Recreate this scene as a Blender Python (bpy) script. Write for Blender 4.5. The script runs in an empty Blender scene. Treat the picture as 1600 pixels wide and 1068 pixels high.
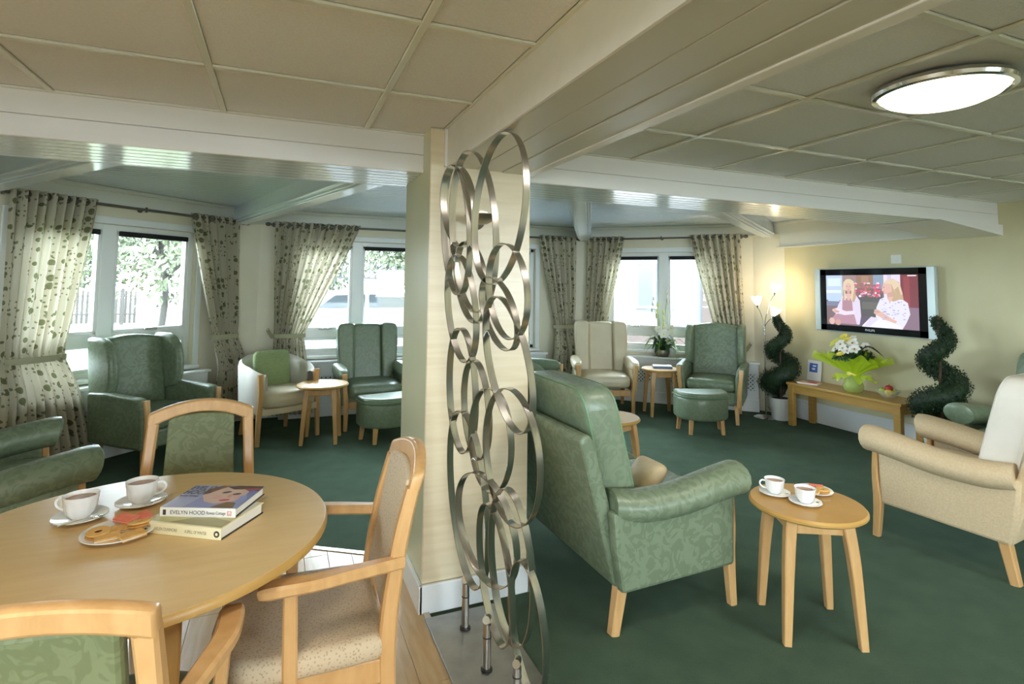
import bpy, bmesh, math, random
from mathutils import Vector, Matrix
random.seed(7)
PI = math.pi
scene = bpy.context.scene
COL = scene.collection

# ------------------------------------------------------------------ camera
cam_d = bpy.data.cameras.new('camera'); cam = bpy.data.objects.new('camera', cam_d); COL.objects.link(cam)
F, TH, PH, PS, CY = 865.1, 0.06595, -0.01218, 0.3954, 388.4
def _rot(v):
    c, s = math.cos(PH), math.sin(PH); v = (v[0]*c+v[2]*s, v[1], -v[0]*s+v[2]*c)
    c, s = math.cos(TH), math.sin(TH); v = (v[0], v[1]*c-v[2]*s, v[1]*s+v[2]*c)
    c, s = math.cos(PS), math.sin(PS); return Vector((v[0]*c+v[1]*s, -v[0]*s+v[1]*c, v[2]))
_r, _f, _u = _rot((1,0,0)), _rot((0,1,0)), _rot((0,0,1))
_m = Matrix(((_r.x,_u.x,-_f.x),(_r.y,_u.y,-_f.y),(_r.z,_u.z,-_f.z))).to_4x4()
_m.translation = Vector((0,0,1.45)); cam.matrix_world = _m
cam_d.sensor_fit = 'HORIZONTAL'; cam_d.sensor_width = 36; cam_d.lens = F/1600*36
cam_d.shift_y = -(534-CY)/1600; cam_d.clip_start = .05; cam_d.clip_end = 300
scene.camera = cam

# ------------------------------------------------------------------ world, sun, exposure
W = bpy.data.worlds.new('sky'); scene.world = W; W.use_nodes = True
nt = W.node_tree; bg = nt.nodes['Background']
bg.inputs[0].default_value = (.74, .87, 1.0, 1); bg.inputs[1].default_value = 32.0
sun_d = bpy.data.lights.new('sun', 'SUN'); sun_d.energy = 8; sun_d.angle = .02; sun_d.color = (1,.95,.86)
sun = bpy.data.objects.new('sun', sun_d); COL.objects.link(sun); sun.rotation_euler = (math.radians(36), 0, math.radians(-18))
scene.view_settings.view_transform = 'Standard'; scene.view_settings.look = 'None'
scene.view_settings.exposure = 0.41; scene.view_settings.gamma = 1; scene.view_settings.use_curve_mapping = False
try:
    cy = scene.cycles
    cy.use_denoising = True; cy.max_bounces = 10; cy.diffuse_bounces = 6; cy.glossy_bounces = 4
    cy.transmission_bounces = 8; cy.transparent_max_bounces = 16; cy.sample_clamp_indirect = 6
    cy.caustics_reflective = False; cy.caustics_refractive = False
except Exception: pass
LAMP_W = 10.5      # watts of one flush ceiling lamp
def portal(name, p, d, n, w, h):
    l = bpy.data.lights.new(name, 'AREA'); l.shape = 'RECTANGLE'; l.size = w; l.size_y = h
    l.cycles.is_portal = True
    o = bpy.data.objects.new(name, l); COL.objects.link(o)
    zc = -Vector(n); xc = Vector(d); yc = zc.cross(xc)      # lights shine along -Z = n
    m = Matrix((xc, yc, zc)).transposed().to_4x4(); m.translation = Vector(p); o.matrix_world = m

# ------------------------------------------------------------------ materials
MAT = {}
def pbr(name, col, rough=.5, metal=0, spec=.5, **kw):
    m = bpy.data.materials.new(name); m.use_nodes = True
    b = m.node_tree.nodes['Principled BSDF']
    b.inputs['Base Color'].default_value = (*col, 1); b.inputs['Roughness'].default_value = rough
    b.inputs['Metallic'].default_value = metal; b.inputs['Specular IOR Level'].default_value = spec
    for k, v in kw.items(): b.inputs[k.replace('_', ' ')].default_value = v
    m.diffuse_color = (*col, 1); MAT[name] = m; return m
def vary(m, col2, scale, stretch=(1,1,1), lo=.35, hi=.65, bump=0, dist=0, detail=4, bscale=None, rough2=None):
    t = m.node_tree; N = t.nodes; L = t.links; b = N['Principled BSDF']
    tc = N.new('ShaderNodeTexCoord'); mp = N.new('ShaderNodeMapping'); mp.inputs['Scale'].default_value = stretch
    L.new(tc.outputs['Object'], mp.inputs[0])
    nz = N.new('ShaderNodeTexNoise'); nz.inputs['Scale'].default_value = scale; nz.inputs['Detail'].default_value = detail
    nz.inputs['Distortion'].default_value = dist; L.new(mp.outputs[0], nz.inputs[0])
    mr = N.new('ShaderNodeMapRange'); mr.inputs[1].default_value = lo; mr.inputs[2].default_value = hi; L.new(nz.outputs[0], mr.inputs[0])
    mx = N.new('ShaderNodeMix'); mx.data_type = 'RGBA'; mx.inputs[6].default_value = b.inputs['Base Color'].default_value
    mx.inputs[7].default_value = (*col2, 1); L.new(mr.outputs[0], mx.inputs[0]); L.new(mx.outputs[2], b.inputs['Base Color'])
    if rough2 is not None:
        r = N.new('ShaderNodeMapRange'); r.inputs[3].default_value = b.inputs['Roughness'].default_value; r.inputs[4].default_value = rough2
        L.new(mr.outputs[0], r.inputs[0]); L.new(r.outputs[0], b.inputs['Roughness'])
    if bump:
        src = nz
        if bscale:
            src = N.new('ShaderNodeTexNoise'); src.inputs['Scale'].default_value = bscale; src.inputs['Detail'].default_value = 3; L.new(tc.outputs['Object'], src.inputs[0])
        bp = N.new('ShaderNodeBump'); bp.inputs['Strength'].default_value = bump; bp.inputs['Distance'].default_value = .01
        L.new(src.outputs[0], bp.inputs['Height']); L.new(bp.outputs[0], b.inputs['Normal'])
    return m
def emit(name, col, strength, base=(.8,.8,.8)):
    m = pbr(name, base, .4); b = m.node_tree.nodes['Principled BSDF']
    b.inputs['Emission Color'].default_value = (*col, 1); b.inputs['Emission Strength'].default_value = strength; return m
def attr_mat(name, emission=0, rough=.4):
    m = pbr(name, (.5,.5,.5), rough); t = m.node_tree; a = t.nodes.new('ShaderNodeAttribute'); a.attribute_name = 'Col'
    b = t.nodes['Principled BSDF']
    if emission:
        b.inputs['Base Color'].default_value = (.01,.01,.01,1)
        t.links.new(a.outputs[0], b.inputs['Emission Color']); b.inputs['Emission Strength'].default_value = emission
    else: t.links.new(a.outputs[0], b.inputs['Base Color'])
    return m

vary(pbr('wall_cream', (.76,.70,.54), .55), (.72,.66,.50), 3, bump=.05, bscale=60)
vary(pbr('wall_tv', (.66,.60,.37), .6), (.62,.56,.34), 2.5, bump=.05, bscale=60)
vary(pbr('wall_white', (.80,.79,.72), .35), (.77,.76,.69), 2)
vary(pbr('gloss_white', (.82,.79,.755), .28), (.79,.76,.72), 2, stretch=(1,8,8))
vary(pbr('gloss_bay', (.78,.87,.97), .12, spec=.9), (.75,.84,.94), 2, stretch=(1,8,8))  # base tinted pale blue for the sky mirrored in the white bay boards
vary(pbr('soffit_shaded', (.60,.58,.51), .3), (.57,.55,.48), 2)  # soffit boards, darkened in colour for the shade and mirrored carpet there
vary(pbr('frame_white', (.85,.86,.84), .3), (.82,.83,.81), 4)
vary(pbr('ceiling_tile', (.79,.775,.77), .9), (.75,.735,.73), 90, bump=.25, bscale=180)
pbr('tee_bar', (.72,.71,.62), .25)
vary(pbr('carpet', (.050,.080,.043), .95, spec=.1, Sheen_Weight=.14, Sheen_Roughness=.45, Sheen_Tint=(.55,.85,.80,1)), (.064,.099,.054), 7, bump=.9, bscale=260, detail=8)
vary(pbr('plank', (.58,.38,.19), .28), (.50,.30,.12), 5, stretch=(9,1,9), bump=.05)
pbr('threshold', (.5,.45,.35), .3, .8)
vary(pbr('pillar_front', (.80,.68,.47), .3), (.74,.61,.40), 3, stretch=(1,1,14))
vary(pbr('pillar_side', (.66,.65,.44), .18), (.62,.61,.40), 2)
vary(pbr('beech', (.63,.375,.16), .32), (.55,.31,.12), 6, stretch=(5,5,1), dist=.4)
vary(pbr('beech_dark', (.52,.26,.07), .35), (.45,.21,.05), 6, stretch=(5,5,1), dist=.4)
vary(pbr('table_top', (.68,.48,.225), .3), (.64,.44,.195), 5, stretch=(1,7,1), dist=.5)
vary(pbr('table_edge', (.50,.29,.08), .35), (.46,.26,.07), 6)
vary(pbr('bench_wood', (.50,.29,.075), .32), (.44,.245,.055), 5, stretch=(6,1,6))
vary(pbr('green_damask', (.140,.178,.106), .40), (.178,.222,.140), 13, lo=.47, hi=.53, dist=2.6, detail=1.5, rough2=.34, bump=.06, bscale=9)
vary(pbr('green_leather', (.157,.200,.126), .34), (.186,.232,.150), 16, lo=.46, hi=.54, dist=2.4, detail=1.5, rough2=.3, bump=.22, bscale=13)
vary(pbr('green_seat', (.135,.155,.068), .6), (.168,.193,.092), 15, lo=.47, hi=.53, dist=2.8, detail=1.5, bump=.08, bscale=40)
vary(pbr('green_pillow', (.24,.31,.13), .8), (.30,.37,.17), 30, stretch=(1,1,6), bump=.5)
pbr('green_piping', (.15,.25,.13), .4)
vary(pbr('cream_vinyl', (.66,.57,.40), .34), (.62,.53,.36), 8, bump=.05, bscale=30)
vary(pbr('cream_velour', (.62,.48,.30), .65), (.56,.42,.25), 90, bump=.2, bscale=120)
vary(pbr('cream_white', (.74,.70,.62), .5), (.70,.66,.57), 8)
def spots(m, col2, scale, rad):
    t = m.node_tree; N = t.nodes; L = t.links; b = N['Principled BSDF']; tc = N.new('ShaderNodeTexCoord'); v = N.new('ShaderNodeTexVoronoi'); v.inputs['Scale'].default_value = scale
    L.new(tc.outputs['Object'], v.inputs[0]); mr = N.new('ShaderNodeMapRange'); mr.inputs[1].default_value = rad; mr.inputs[2].default_value = rad+.1; L.new(v.outputs['Distance'], mr.inputs[0])
    mx = N.new('ShaderNodeMix'); mx.data_type = 'RGBA'; mx.inputs[6].default_value = (*col2,1); mx.inputs[7].default_value = b.inputs['Base Color'].default_value; L.new(mr.outputs[0], mx.inputs[0]); L.new(mx.outputs[2], b.inputs['Base Color'])
spots(pbr('cream_spot', (.56,.44,.29), .75), (.40,.30,.19), 125, .26)
vary(pbr('beige_cushion', (.62,.50,.30), .7), (.55,.42,.24), 20)
vary(pbr('steel', (.62,.60,.57), .24, 1), (.52,.50,.48), 60, stretch=(1,1,.05))
vary(pbr('steel_plate', (.40,.40,.38), .42, .9), (.34,.34,.32), 14)
pbr('chrome', (.75,.74,.72), .15, 1); pbr('pewter', (.30,.27,.22), .38, 1); pbr('rod', (.14,.13,.11), .35, .7)
pbr('china', (.84,.84,.82), .12); pbr('tea', (.32,.15,.06), .1); pbr('biscuit', (.70,.42,.13), .7); pbr('biscuit_dark', (.55,.27,.06), .7)
vary(pbr('shortbread', (.74,.46,.16), .75), (.64,.36,.10), 60, bump=.3); pbr('jam', (.12,.01,.01), .15)
vary(pbr('wafer', (.80,.25,.16), .7), (.74,.21,.13), 80, bump=.3); pbr('wafer_cream', (.85,.55,.42), .7)
pbr('paper', (.80,.77,.68), .8); pbr('cover_cream', (.82,.76,.50), .35); pbr('cover_white', (.83,.80,.75), .3); pbr('cover_black', (.02,.02,.02), .4)
pbr('cover_blue', (.16,.22,.36), .35); pbr('ink', (.05,.04,.05), .5); pbr('ink_grey', (.33,.31,.22), .5); pbr('ink_red', (.6,.1,.1), .5)
pbr('tv_silver', (.48,.54,.52), .28, .35); pbr('tv_black', (.008,.008,.010), .08); pbr('logo', (.7,.7,.7), .3, .6)
attr_mat('screen_picture', 1.0); attr_mat('print', 0, .25)
pbr('plastic_white', (.82,.81,.76), .35); pbr('dark_slot', (.01,.01,.01), .8); pbr('grille_dark', (.16,.20,.22), .9)
vary(pbr('leaf', (.020,.060,.014), .55), (.035,.10,.022), 9); vary(pbr('leaf_dark', (.008,.024,.007), .6), (.015,.040,.010), 9)
pbr('leaf_lime', (.25,.42,.05), .5); vary(pbr('bark', (.10,.06,.035), .9), (.06,.035,.02), 20); pbr('bark_far', (.02,.018,.014), .9); pbr('soil', (.03,.02,.012), 1)
pbr('pot_white', (.78,.77,.72), .3); pbr('petal_white', (.86,.84,.76), .5); pbr('petal_yellow', (.85,.72,.12), .5); pbr('petal_lime', (.66,.72,.22), .5); pbr('stamen', (.45,.16,.03), .6)
pbr('apple_red', (.42,.03,.03), .25); pbr('lemon', (.80,.62,.06), .4); pbr('apple_green', (.48,.60,.10), .3); pbr('stem_brown', (.10,.06,.03), .8)
tul = pbr('tulle', (.62,.80,.03), .5)
def seethru(m, alpha): m.node_tree.nodes['Principled BSDF'].inputs['Alpha'].default_value = alpha
seethru(tul, .55)
cel = pbr('cellophane', (.60,.72,.20), .08); seethru(cel, .5)
gl = pbr('bowl_glass', (.80,.82,.74), .04); seethru(gl, .30)
def glass_mat(name):
    m = bpy.data.materials.new(name); m.use_nodes = True; t = m.node_tree; t.nodes.clear()
    o = t.nodes.new('ShaderNodeOutputMaterial'); mx = t.nodes.new('ShaderNodeMixShader'); a = t.nodes.new('ShaderNodeBsdfTransparent'); g = t.nodes.new('ShaderNodeBsdfGlossy')
    g.inputs['Roughness'].default_value = .02; fr = t.nodes.new('ShaderNodeFresnel'); fr.inputs[0].default_value = 1.35
    a.inputs[0].default_value = (.96,.98,.97,1)
    t.links.new(fr.outputs[0], mx.inputs[0]); t.links.new(a.outputs[0], mx.inputs[1]); t.links.new(g.outputs[0], mx.inputs[2]); t.links.new(mx.outputs[0], o.inputs[0]); MAT[name] = m
glass_mat('pane_glass')
emit('lamp_glass', (1,.91,.70), 2.0, (.9,.88,.8)); emit('tulip_glass', (1,.86,.62), 3, (.9,.88,.8)); emit('sconce_glow', (1,.85,.6), .5)
vary(pbr('grass', (.034,.042,.014), .9), (.040,.049,.018), 2); vary(pbr('tarmac', (.46,.46,.45), .9), (.42,.42,.41), 3)
vary(pbr('fence_wood', (.016,.014,.010), .8), (.012,.010,.008), 8); pbr('fence_metal', (.02,.022,.022), .5, .5)
vary(pbr('tree_leaf', (.036,.046,.020), .7), (.056,.068,.032), 1.5); pbr('car_paint', (.045,.047,.05), .2); pbr('car_glass', (.015,.018,.02), .05); pbr('rubber', (.02,.02,.02), .8)
vary(pbr('render_wall', (.045,.047,.05), .85), (.040,.042,.045), 2); vary(pbr('brick_wall', (.026,.016,.012), .85), (.020,.012,.009), 14); pbr('iron', (.02,.02,.02), .5); pbr('far_glass', (.02,.025,.03), .3); pbr('slate', (.16,.16,.17), .7)
pbr('notice_blue', (.05,.12,.42), .4)

def curtain_mat():
    m = pbr('curtain', (.58,.53,.40), .85); t = m.node_tree; N = t.nodes; L = t.links; b = N['Principled BSDF']
    uv = N.new('ShaderNodeUVMap'); col = None
    prev = b.inputs['Base Color'].default_value[:]
    last = None
    for sc_, r0, r1, c, off in ((11.0, .16, .30, (.17,.17,.085,1), 0), (21, .13, .22, (.20,.20,.11,1), 4.3)):
        mp = N.new('ShaderNodeMapping'); mp.inputs['Location'].default_value = (off, off, 0); L.new(uv.outputs[0], mp.inputs[0])
        v = N.new('ShaderNodeTexVoronoi'); v.voronoi_dimensions = '2D'; v.inputs['Scale'].default_value = sc_; v.inputs['Randomness'].default_value = .55; L.new(mp.outputs[0], v.inputs[0])
        sp = N.new('ShaderNodeSeparateColor'); L.new(v.outputs['Color'], sp.inputs[0])
        rr = N.new('ShaderNodeMapRange'); rr.inputs[3].default_value = r0; rr.inputs[4].default_value = r1; L.new(sp.outputs[0], rr.inputs[0])
        lt = N.new('ShaderNodeMath'); lt.operation = 'LESS_THAN'; L.new(v.outputs['Distance'], lt.inputs[0]); L.new(rr.outputs[0], lt.inputs[1])
        wv = N.new('ShaderNodeTexNoise'); wv.inputs['Scale'].default_value = 5; L.new(mp.outputs[0], wv.inputs[0])
        g = N.new('ShaderNodeMath'); g.operation = 'GREATER_THAN'; g.inputs[1].default_value = .50; L.new(wv.outputs[0], g.inputs[0])
        mu = N.new('ShaderNodeMath'); mu.operation = 'MULTIPLY'; L.new(lt.outputs[0], mu.inputs[0]); L.new(g.outputs[0], mu.inputs[1])
        mx = N.new('ShaderNodeMix'); mx.data_type = 'RGBA'; mx.inputs[7].default_value = c; L.new(mu.outputs[0], mx.inputs[0])
        if last: L.new(last.outputs[2], mx.inputs[6])
        else: mx.inputs[6].default_value = prev
        last = mx
    L.new(last.outputs[2], b.inputs['Base Color'])
    # daylight shines through the cloth a little
    tr = N.new('ShaderNodeBsdfTranslucent'); L.new(last.outputs[2], tr.inputs[0]); ms = N.new('ShaderNodeMixShader'); ms.inputs[0].default_value = .3
    out = [n for n in N if n.type == 'OUTPUT_MATERIAL'][0]
    L.new(b.outputs[0], ms.inputs[1]); L.new(tr.outputs[0], ms.inputs[2]); L.new(ms.outputs[0], out.inputs[0])
curtain_mat()
pbr('tie_cloth', (.40,.38,.24), .8)

# ------------------------------------------------------------------ geometry helpers: each returns (verts, faces)
def box(x0, x1, y0, y1, z0, z1):
    v = [(x,y,z) for z in (z0,z1) for y in (y0,y1) for x in (x0,x1)]
    return v, [(0,2,3,1),(4,5,7,6),(0,1,5,4),(2,6,7,3),(0,4,6,2),(1,3,7,5)]
def bevelled(g, r, seg=2):
    bm = bmesh.new(); vs = [bm.verts.new(p) for p in g[0]]
    for f in g[1]:
        try: bm.faces.new([vs[i] for i in f])
        except ValueError: pass
    bm.normal_update(); bmesh.ops.recalc_face_normals(bm, faces=bm.faces)
    es = [e for e in bm.edges if len(e.link_faces) == 2 and e.calc_face_angle(0) > .5]
    bmesh.ops.bevel(bm, geom=es, offset=r, segments=seg, profile=.5, affect='EDGES', clamp_overlap=True)
    bm.verts.index_update(); out = ([v.co[:] for v in bm.verts], [[v.index for v in f.verts] for f in bm.faces]); bm.free(); return out
def rbox(x0, x1, y0, y1, z0, z1, r=.01, seg=2): return bevelled(box(x0,x1,y0,y1,z0,z1), r, seg)
def prism(outline, t0, t1, plane='yz', r=0, seg=2):
    n = len(outline)
    def P(a, b, t): return {'yz': (t,a,b), 'xz': (a,t,b), 'xy': (a,b,t)}[plane]
    v = [P(a,b,t0) for a,b in outline] + [P(a,b,t1) for a,b in outline]
    f = [tuple(range(n))[::-1], tuple(range(n,2*n))] + [(i,(i+1)%n,n+(i+1)%n,n+i) for i in range(n)]
    return bevelled((v,f), r, seg) if r else (v,f)
def frame_of(t, up):
    t = t.normalized(); s = t.cross(up)
    if s.length < 1e-4: s = t.cross(Vector((1,0,0)))
    s.normalize(); return s, s.cross(t).normalized()
def smooth_path(pts, n=6):
    P = [Vector(p) for p in pts]
    if len(P) < 3: return P
    out = []
    for i in range(len(P)-1):
        a, b, c, d = P[max(i-1,0)], P[i], P[i+1], P[min(i+2,len(P)-1)]
        for k in range(n):
            t = k/n; out.append(.5*((2*b)+(c-a)*t+(2*a-5*b+4*c-d)*t*t+(3*b-a-3*c+d)*t**3))
    return out+[P[-1]]
def sweep(pts, w, h, up=(0,0,1), r=0, n=6, closed=False):
    """a bar of rectangular section (w across, h along up); w and h may be lists over the given points"""
    P = smooth_path(pts, n) if not closed else [Vector(p) for p in pts]; m = len(P); v = []; f = []
    def val(x, i):
        if not isinstance(x, (list,tuple)): return x
        q = i/(m-1)*(len(x)-1); k = min(int(q), len(x)-2); return x[k]+(x[k+1]-x[k])*(q-k)
    for i, p in enumerate(P):
        t = (P[(i+1)%m]-P[i-1]) if closed else P[min(i+1,m-1)]-P[max(i-1,0)]
        s, u = frame_of(t, Vector(up)); a, b = val(w,i)/2, val(h,i)/2; c = min(a,b)*r
        for x, y in (((-a,-b),(a,-b),(a,b),(-a,b)) if not c else ((-a+c,-b),(a-c,-b),(a,-b+c),(a,b-c),(a-c,b),(-a+c,b),(-a,b-c),(-a,-b+c))):
            v.append(tuple(p+s*x+u*y))
    k = 8 if r else 4
    for i in range(m if closed else m-1):
        for j in range(k):
            j2 = (j+1)%k; i2 = (i+1)%m; f.append((i*k+j, i*k+j2, i2*k+j2, i2*k+j))
    if not closed: f += [tuple(range(k))[::-1], tuple(range((m-1)*k, m*k))]
    return v, f
def tube(pts, rad, n=10, closed=False, sm=5):
    P = [Vector(p) for p in pts] if closed else smooth_path(pts, sm); m = len(P); v = []; f = []
    def val(i):
        if not isinstance(rad, (list,tuple)): return rad
        q = i/(m-1)*(len(rad)-1); k = min(int(q), len(rad)-2); return rad[k]+(rad[k+1]-rad[k])*(q-k)
    s0 = None
    for i, p in enumerate(P):
        t = (P[(i+1)%m]-P[i-1]) if closed else P[min(i+1,m-1)]-P[max(i-1,0)]; t.normalize()
        if s0 is None: s, u = frame_of(t, Vector((0,0,1)))
        else: s = (s0-t*s0.dot(t)).normalized(); u = s.cross(t)
        s0 = s; r_ = val(i)
        for j in range(n):
            a = 2*PI*j/n; v.append(tuple(p+s*math.cos(a)*r_+u*math.sin(a)*r_))
    for i in range(m if closed else m-1):
        for j in range(n): f.append((i*n+j, i*n+(j+1)%n, ((i+1)%m)*n+(j+1)%n, ((i+1)%m)*n+j))
    if not closed: f += [tuple(range(n))[::-1], tuple(range((m-1)*n, m*n))]
    return v, f
def cyl(p0, p1, r0, r1=None, n=16): return tube([p0, p1], [r0, r0 if r1 is None else r1], n)
def lathe(prof, n=32, rib=None, c=(0,0,0)):
    v = []; f = []
    for k, (r, z) in enumerate(prof):
        for j in range(n):
            a = 2*PI*j/n; q = r*(1+(rib(k,a) if rib else 0)); v.append((c[0]+q*math.cos(a), c[1]+q*math.sin(a), c[2]+z))
    for k in range(len(prof)-1):
        for j in range(n): f.append((k*n+j, k*n+(j+1)%n, (k+1)*n+(j+1)%n, (k+1)*n+j))
    if prof[0][0] > 1e-5: f.append(tuple(range(n))[::-1])
    if prof[-1][0] > 1e-5: f.append(tuple(range((len(prof)-1)*n, len(prof)*n)))
    return v, f
def pad(cx, cy_, cz, sx, sy, sz, e=.35, nu=28, nv=14, ez=None):
    """a soft upholstered block: superellipsoid"""
    v = []; f = []; ez = e if ez is None else ez
    def sg(x, p): return math.copysign(abs(x)**p, x)
    for i in range(nv+1):
        ph = -PI/2+PI*i/nv; cz_, sz_ = sg(math.cos(ph),ez), sg(math.sin(ph),ez)
        for j in range(nu):
            th = 2*PI*(j+.5)/nu; v.append((cx+sx/2*cz_*sg(math.cos(th),e), cy_+sy/2*cz_*sg(math.sin(th),e), cz+sz/2*sz_))
    for i in range(nv):
        for j in range(nu): f.append((i*nu+j, i*nu+(j+1)%nu, (i+1)*nu+(j+1)%nu, (i+1)*nu+j))
    return v, f
def grid(fn, nu, nv, wrap=False):
    v = [fn(i/nu, j/nv) for j in range(nv+1) for i in range(nu+(0 if wrap else 1))]; m = nu if wrap else nu+1; f = []
    for j in range(nv):
        for i in range(nu): f.append((j*m+i, j*m+(i+1)%m, (j+1)*m+(i+1)%m, (j+1)*m+i))
    return v, f
def mp(g, fn): return [fn(*p) for p in g[0]], g[1]
def tr(g, loc=(0,0,0), rz=0, rx=0, ry=0, s=1):
    M_ = Matrix.Translation(loc) @ Matrix.Rotation(rz,4,'Z') @ Matrix.Rotation(ry,4,'Y') @ Matrix.Rotation(rx,4,'X') @ Matrix.Scale(s,4)
    return [tuple(M_ @ Vector(p)) for p in g[0]], g[1]
def ring_of(fn, n): return [fn(2*PI*i/n) for i in range(n)]
def join(*gs):
    v = []; f = []
    for g in gs:
        o = len(v); v += list(g[0]); f += [tuple(i+o for i in q) for q in g[1]]
    return v, f
def mesh(name, g, mat, smooth=True, angle=40, fix=True):
    me = bpy.data.meshes.new(name); me.from_pydata([tuple(p) for p in g[0]], [], [tuple(q) for q in g[1]])
    if fix:
        bm = bmesh.new(); bm.from_mesh(me); bmesh.ops.recalc_face_normals(bm, faces=bm.faces); bm.to_mesh(me); bm.free()
    if mat: me.materials.append(MAT[mat])
    if smooth:
        ar = [p.area for p in me.polygons]; md = sorted(ar)[len(ar)//2]
        me.polygons.foreach_set('use_smooth', [True]*len(ar)); me.set_sharp_from_angle(angle=math.radians(angle))
        me.polygons.foreach_set('use_smooth', [a < 12*md+1e-9 or len(ar) < 8 for a in ar])
    return me
def ob(name, g, mat, parent=None, smooth=True, angle=40, label=None, fix=True):
    o = bpy.data.objects.new(name, g if isinstance(g, bpy.types.Mesh) else mesh(name, g, mat, smooth, angle, fix)); COL.objects.link(o)
    if parent: o.parent = parent
    if label: o['label'] = label
    return o
def tag(o, label, cat, group=None):
    o['label'] = label; o['category'] = cat
    if group: o['group'] = group
    return o
def thing(name, label, cat, loc=(0,0,0), face=None, group=None, rz=0, s=1):
    o = bpy.data.objects.new(name, None); COL.objects.link(o); o.location = loc; o.empty_display_size = .1
    if face: rz = math.atan2(face[0], -face[1])
    o.rotation_euler = (0,0,rz); o.scale = (s,s,s); return tag(o, label, cat, group)
def struct(name, g=None, mat=None, parent=None, **k):
    if g is None: o = bpy.data.objects.new(name, None); COL.objects.link(o); o.parent = parent
    else: o = ob(name, g, mat, parent, **k)
    if parent is None: o['kind'] = 'structure'
    return o
def dup(src, loc, rz, label, group=None):
    r = src.copy(); COL.objects.link(r); r.location = loc; r.rotation_euler = (0,0,rz); r['label'] = label
    if group: r['group'] = group
    for ch in list(src.children):
        c = ch.copy(); COL.objects.link(c); c.parent = r
        for g_ in ch.children:
            d = g_.copy(); COL.objects.link(d); d.parent = c
    return r
def text(name, body, size, mat, parent, m4, align='LEFT', sx=1):
    cu = bpy.data.curves.new(name, 'FONT'); cu.body = body; cu.size = size; cu.align_x = align; cu.extrude = .0002
    t = bpy.data.objects.new(name, cu); COL.objects.link(t); bpy.context.view_layer.update()
    me = bpy.data.meshes.new_from_object(t.evaluated_get(bpy.context.evaluated_depsgraph_get())); bpy.data.objects.remove(t)
    me.materials.clear(); me.materials.append(MAT[mat]); me.transform(m4 @ Matrix.Diagonal((sx,1,1,1)))
    return ob(name, me, None, parent)
def picture(name, polys, mat, parent, to3d, step=.0002):
    """flat print: layered polygons, one mesh; to3d(u,v,depth) places it"""
    v = []; f = []; cols = []
    for k, (pts, c) in enumerate(polys):
        o = len(v); v += [to3d(a,b,k*step) for a,b in pts]; f.append(tuple(range(o,o+len(pts)))); cols.append(c)
    me = bpy.data.meshes.new(name); me.from_pydata(v, [], f); me.materials.append(MAT[mat])
    at = me.color_attributes.new('Col', 'FLOAT_COLOR', 'CORNER')
    for p, c in zip(me.polygons, cols):
        for li in p.loop_indices: at.data[li].color = (*c, 1)
    return ob(name, me, None, parent)
def ell(cx, cy_, a, b, n=20, t=0): return [(cx+a*math.cos(q)*math.cos(t)-b*math.sin(q)*math.sin(t), cy_+a*math.cos(q)*math.sin(t)+b*math.sin(q)*math.cos(t)) for q in (2*PI*i/n for i in range(n))]
def rect(x0, y0, x1, y1): return [(x0,y0),(x1,y0),(x1,y1),(x0,y1)]

# ================================================================== THE SETTING
R2 = math.sqrt(.5)
C0, C1, C2, C3 = (-2.04,4.965), (-.415,6.59), (3.81,6.59), (5.45,4.95)
class WF:
    def __init__(self, A, d, n, L): self.A, self.d, self.n, self.L = A, d, n, L
    def P(self, s, t, z): return (self.A[0]+self.d[0]*s+self.n[0]*t, self.A[1]+self.d[1]*s+self.n[1]*t, z)
    def box(self, s0, s1, t0, t1, z0, z1): return mp(box(s0,s1,t0,t1,z0,z1), self.P)
    def rbox(self, s0, s1, t0, t1, z0, z1, r=.006): return mp(rbox(s0,s1,t0,t1,z0,z1,r), self.P)
    def wall(self, z0, z1, holes, th=.16):
        gs = []; s = 0
        for (a,b,c,d) in sorted(holes):
            gs += [self.box(s,a,-th,0,z0,z1), self.box(a,b,-th,0,z0,c), self.box(a,b,-th,0,d,z1)]; s = b
        gs.append(self.box(s,self.L,-th,0,z0,z1)); return join(*gs)
W1 = WF(C1, (-R2,-R2), (R2,-R2), 2.30)         # bay, left slanted wall (s runs from the back corner)
W2 = WF(C1, (1,0), (0,-1), 4.225)              # bay, back wall
W3 = WF(C2, (R2,-R2), (-R2,-R2), 2.32)         # bay, right slanted wall
ZC, ZB = 2.18, 2.24
TV = WF((5.45,4.95), (0,-1), (-1,0), 8.0)      # right wall with the television
LF = WF((-2.04,4.965), (0,-1), (1,0), 8.0)     # left wall
BK = WF((-2.2,-3.0), (1,0), (0,1), 7.8)        # wall behind the camera
H1, H2, H3 = (.50,2.02,.64,1.93), (.55,3.50,.64,1.93), (.33,1.72,.64,1.90)
HB = [(.8,2.6,.9,1.95), (4.7,6.7,.9,1.95)]; HL = [(4.6,6.6,.8,1.95)]
struct('wall_bay_left', W1.wall(-.15, 2.5, [H1]), 'wall_cream', smooth=False)
struct('wall_bay_back', W2.wall(-.15, 2.5, [H2]), 'wall_cream', smooth=False)
struct('wall_bay_right', W3.wall(-.15, 2.5, [H3]), 'wall_cream', smooth=False)
struct('wall_right', TV.wall(-.15, 2.5, []), 'wall_tv', smooth=False)
struct('wall_left', LF.wall(-.15, 2.5, HL), 'wall_cream', smooth=False)
struct('wall_behind', BK.wall(-.15, 2.5, HB), 'wall_cream', smooth=False)
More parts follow.
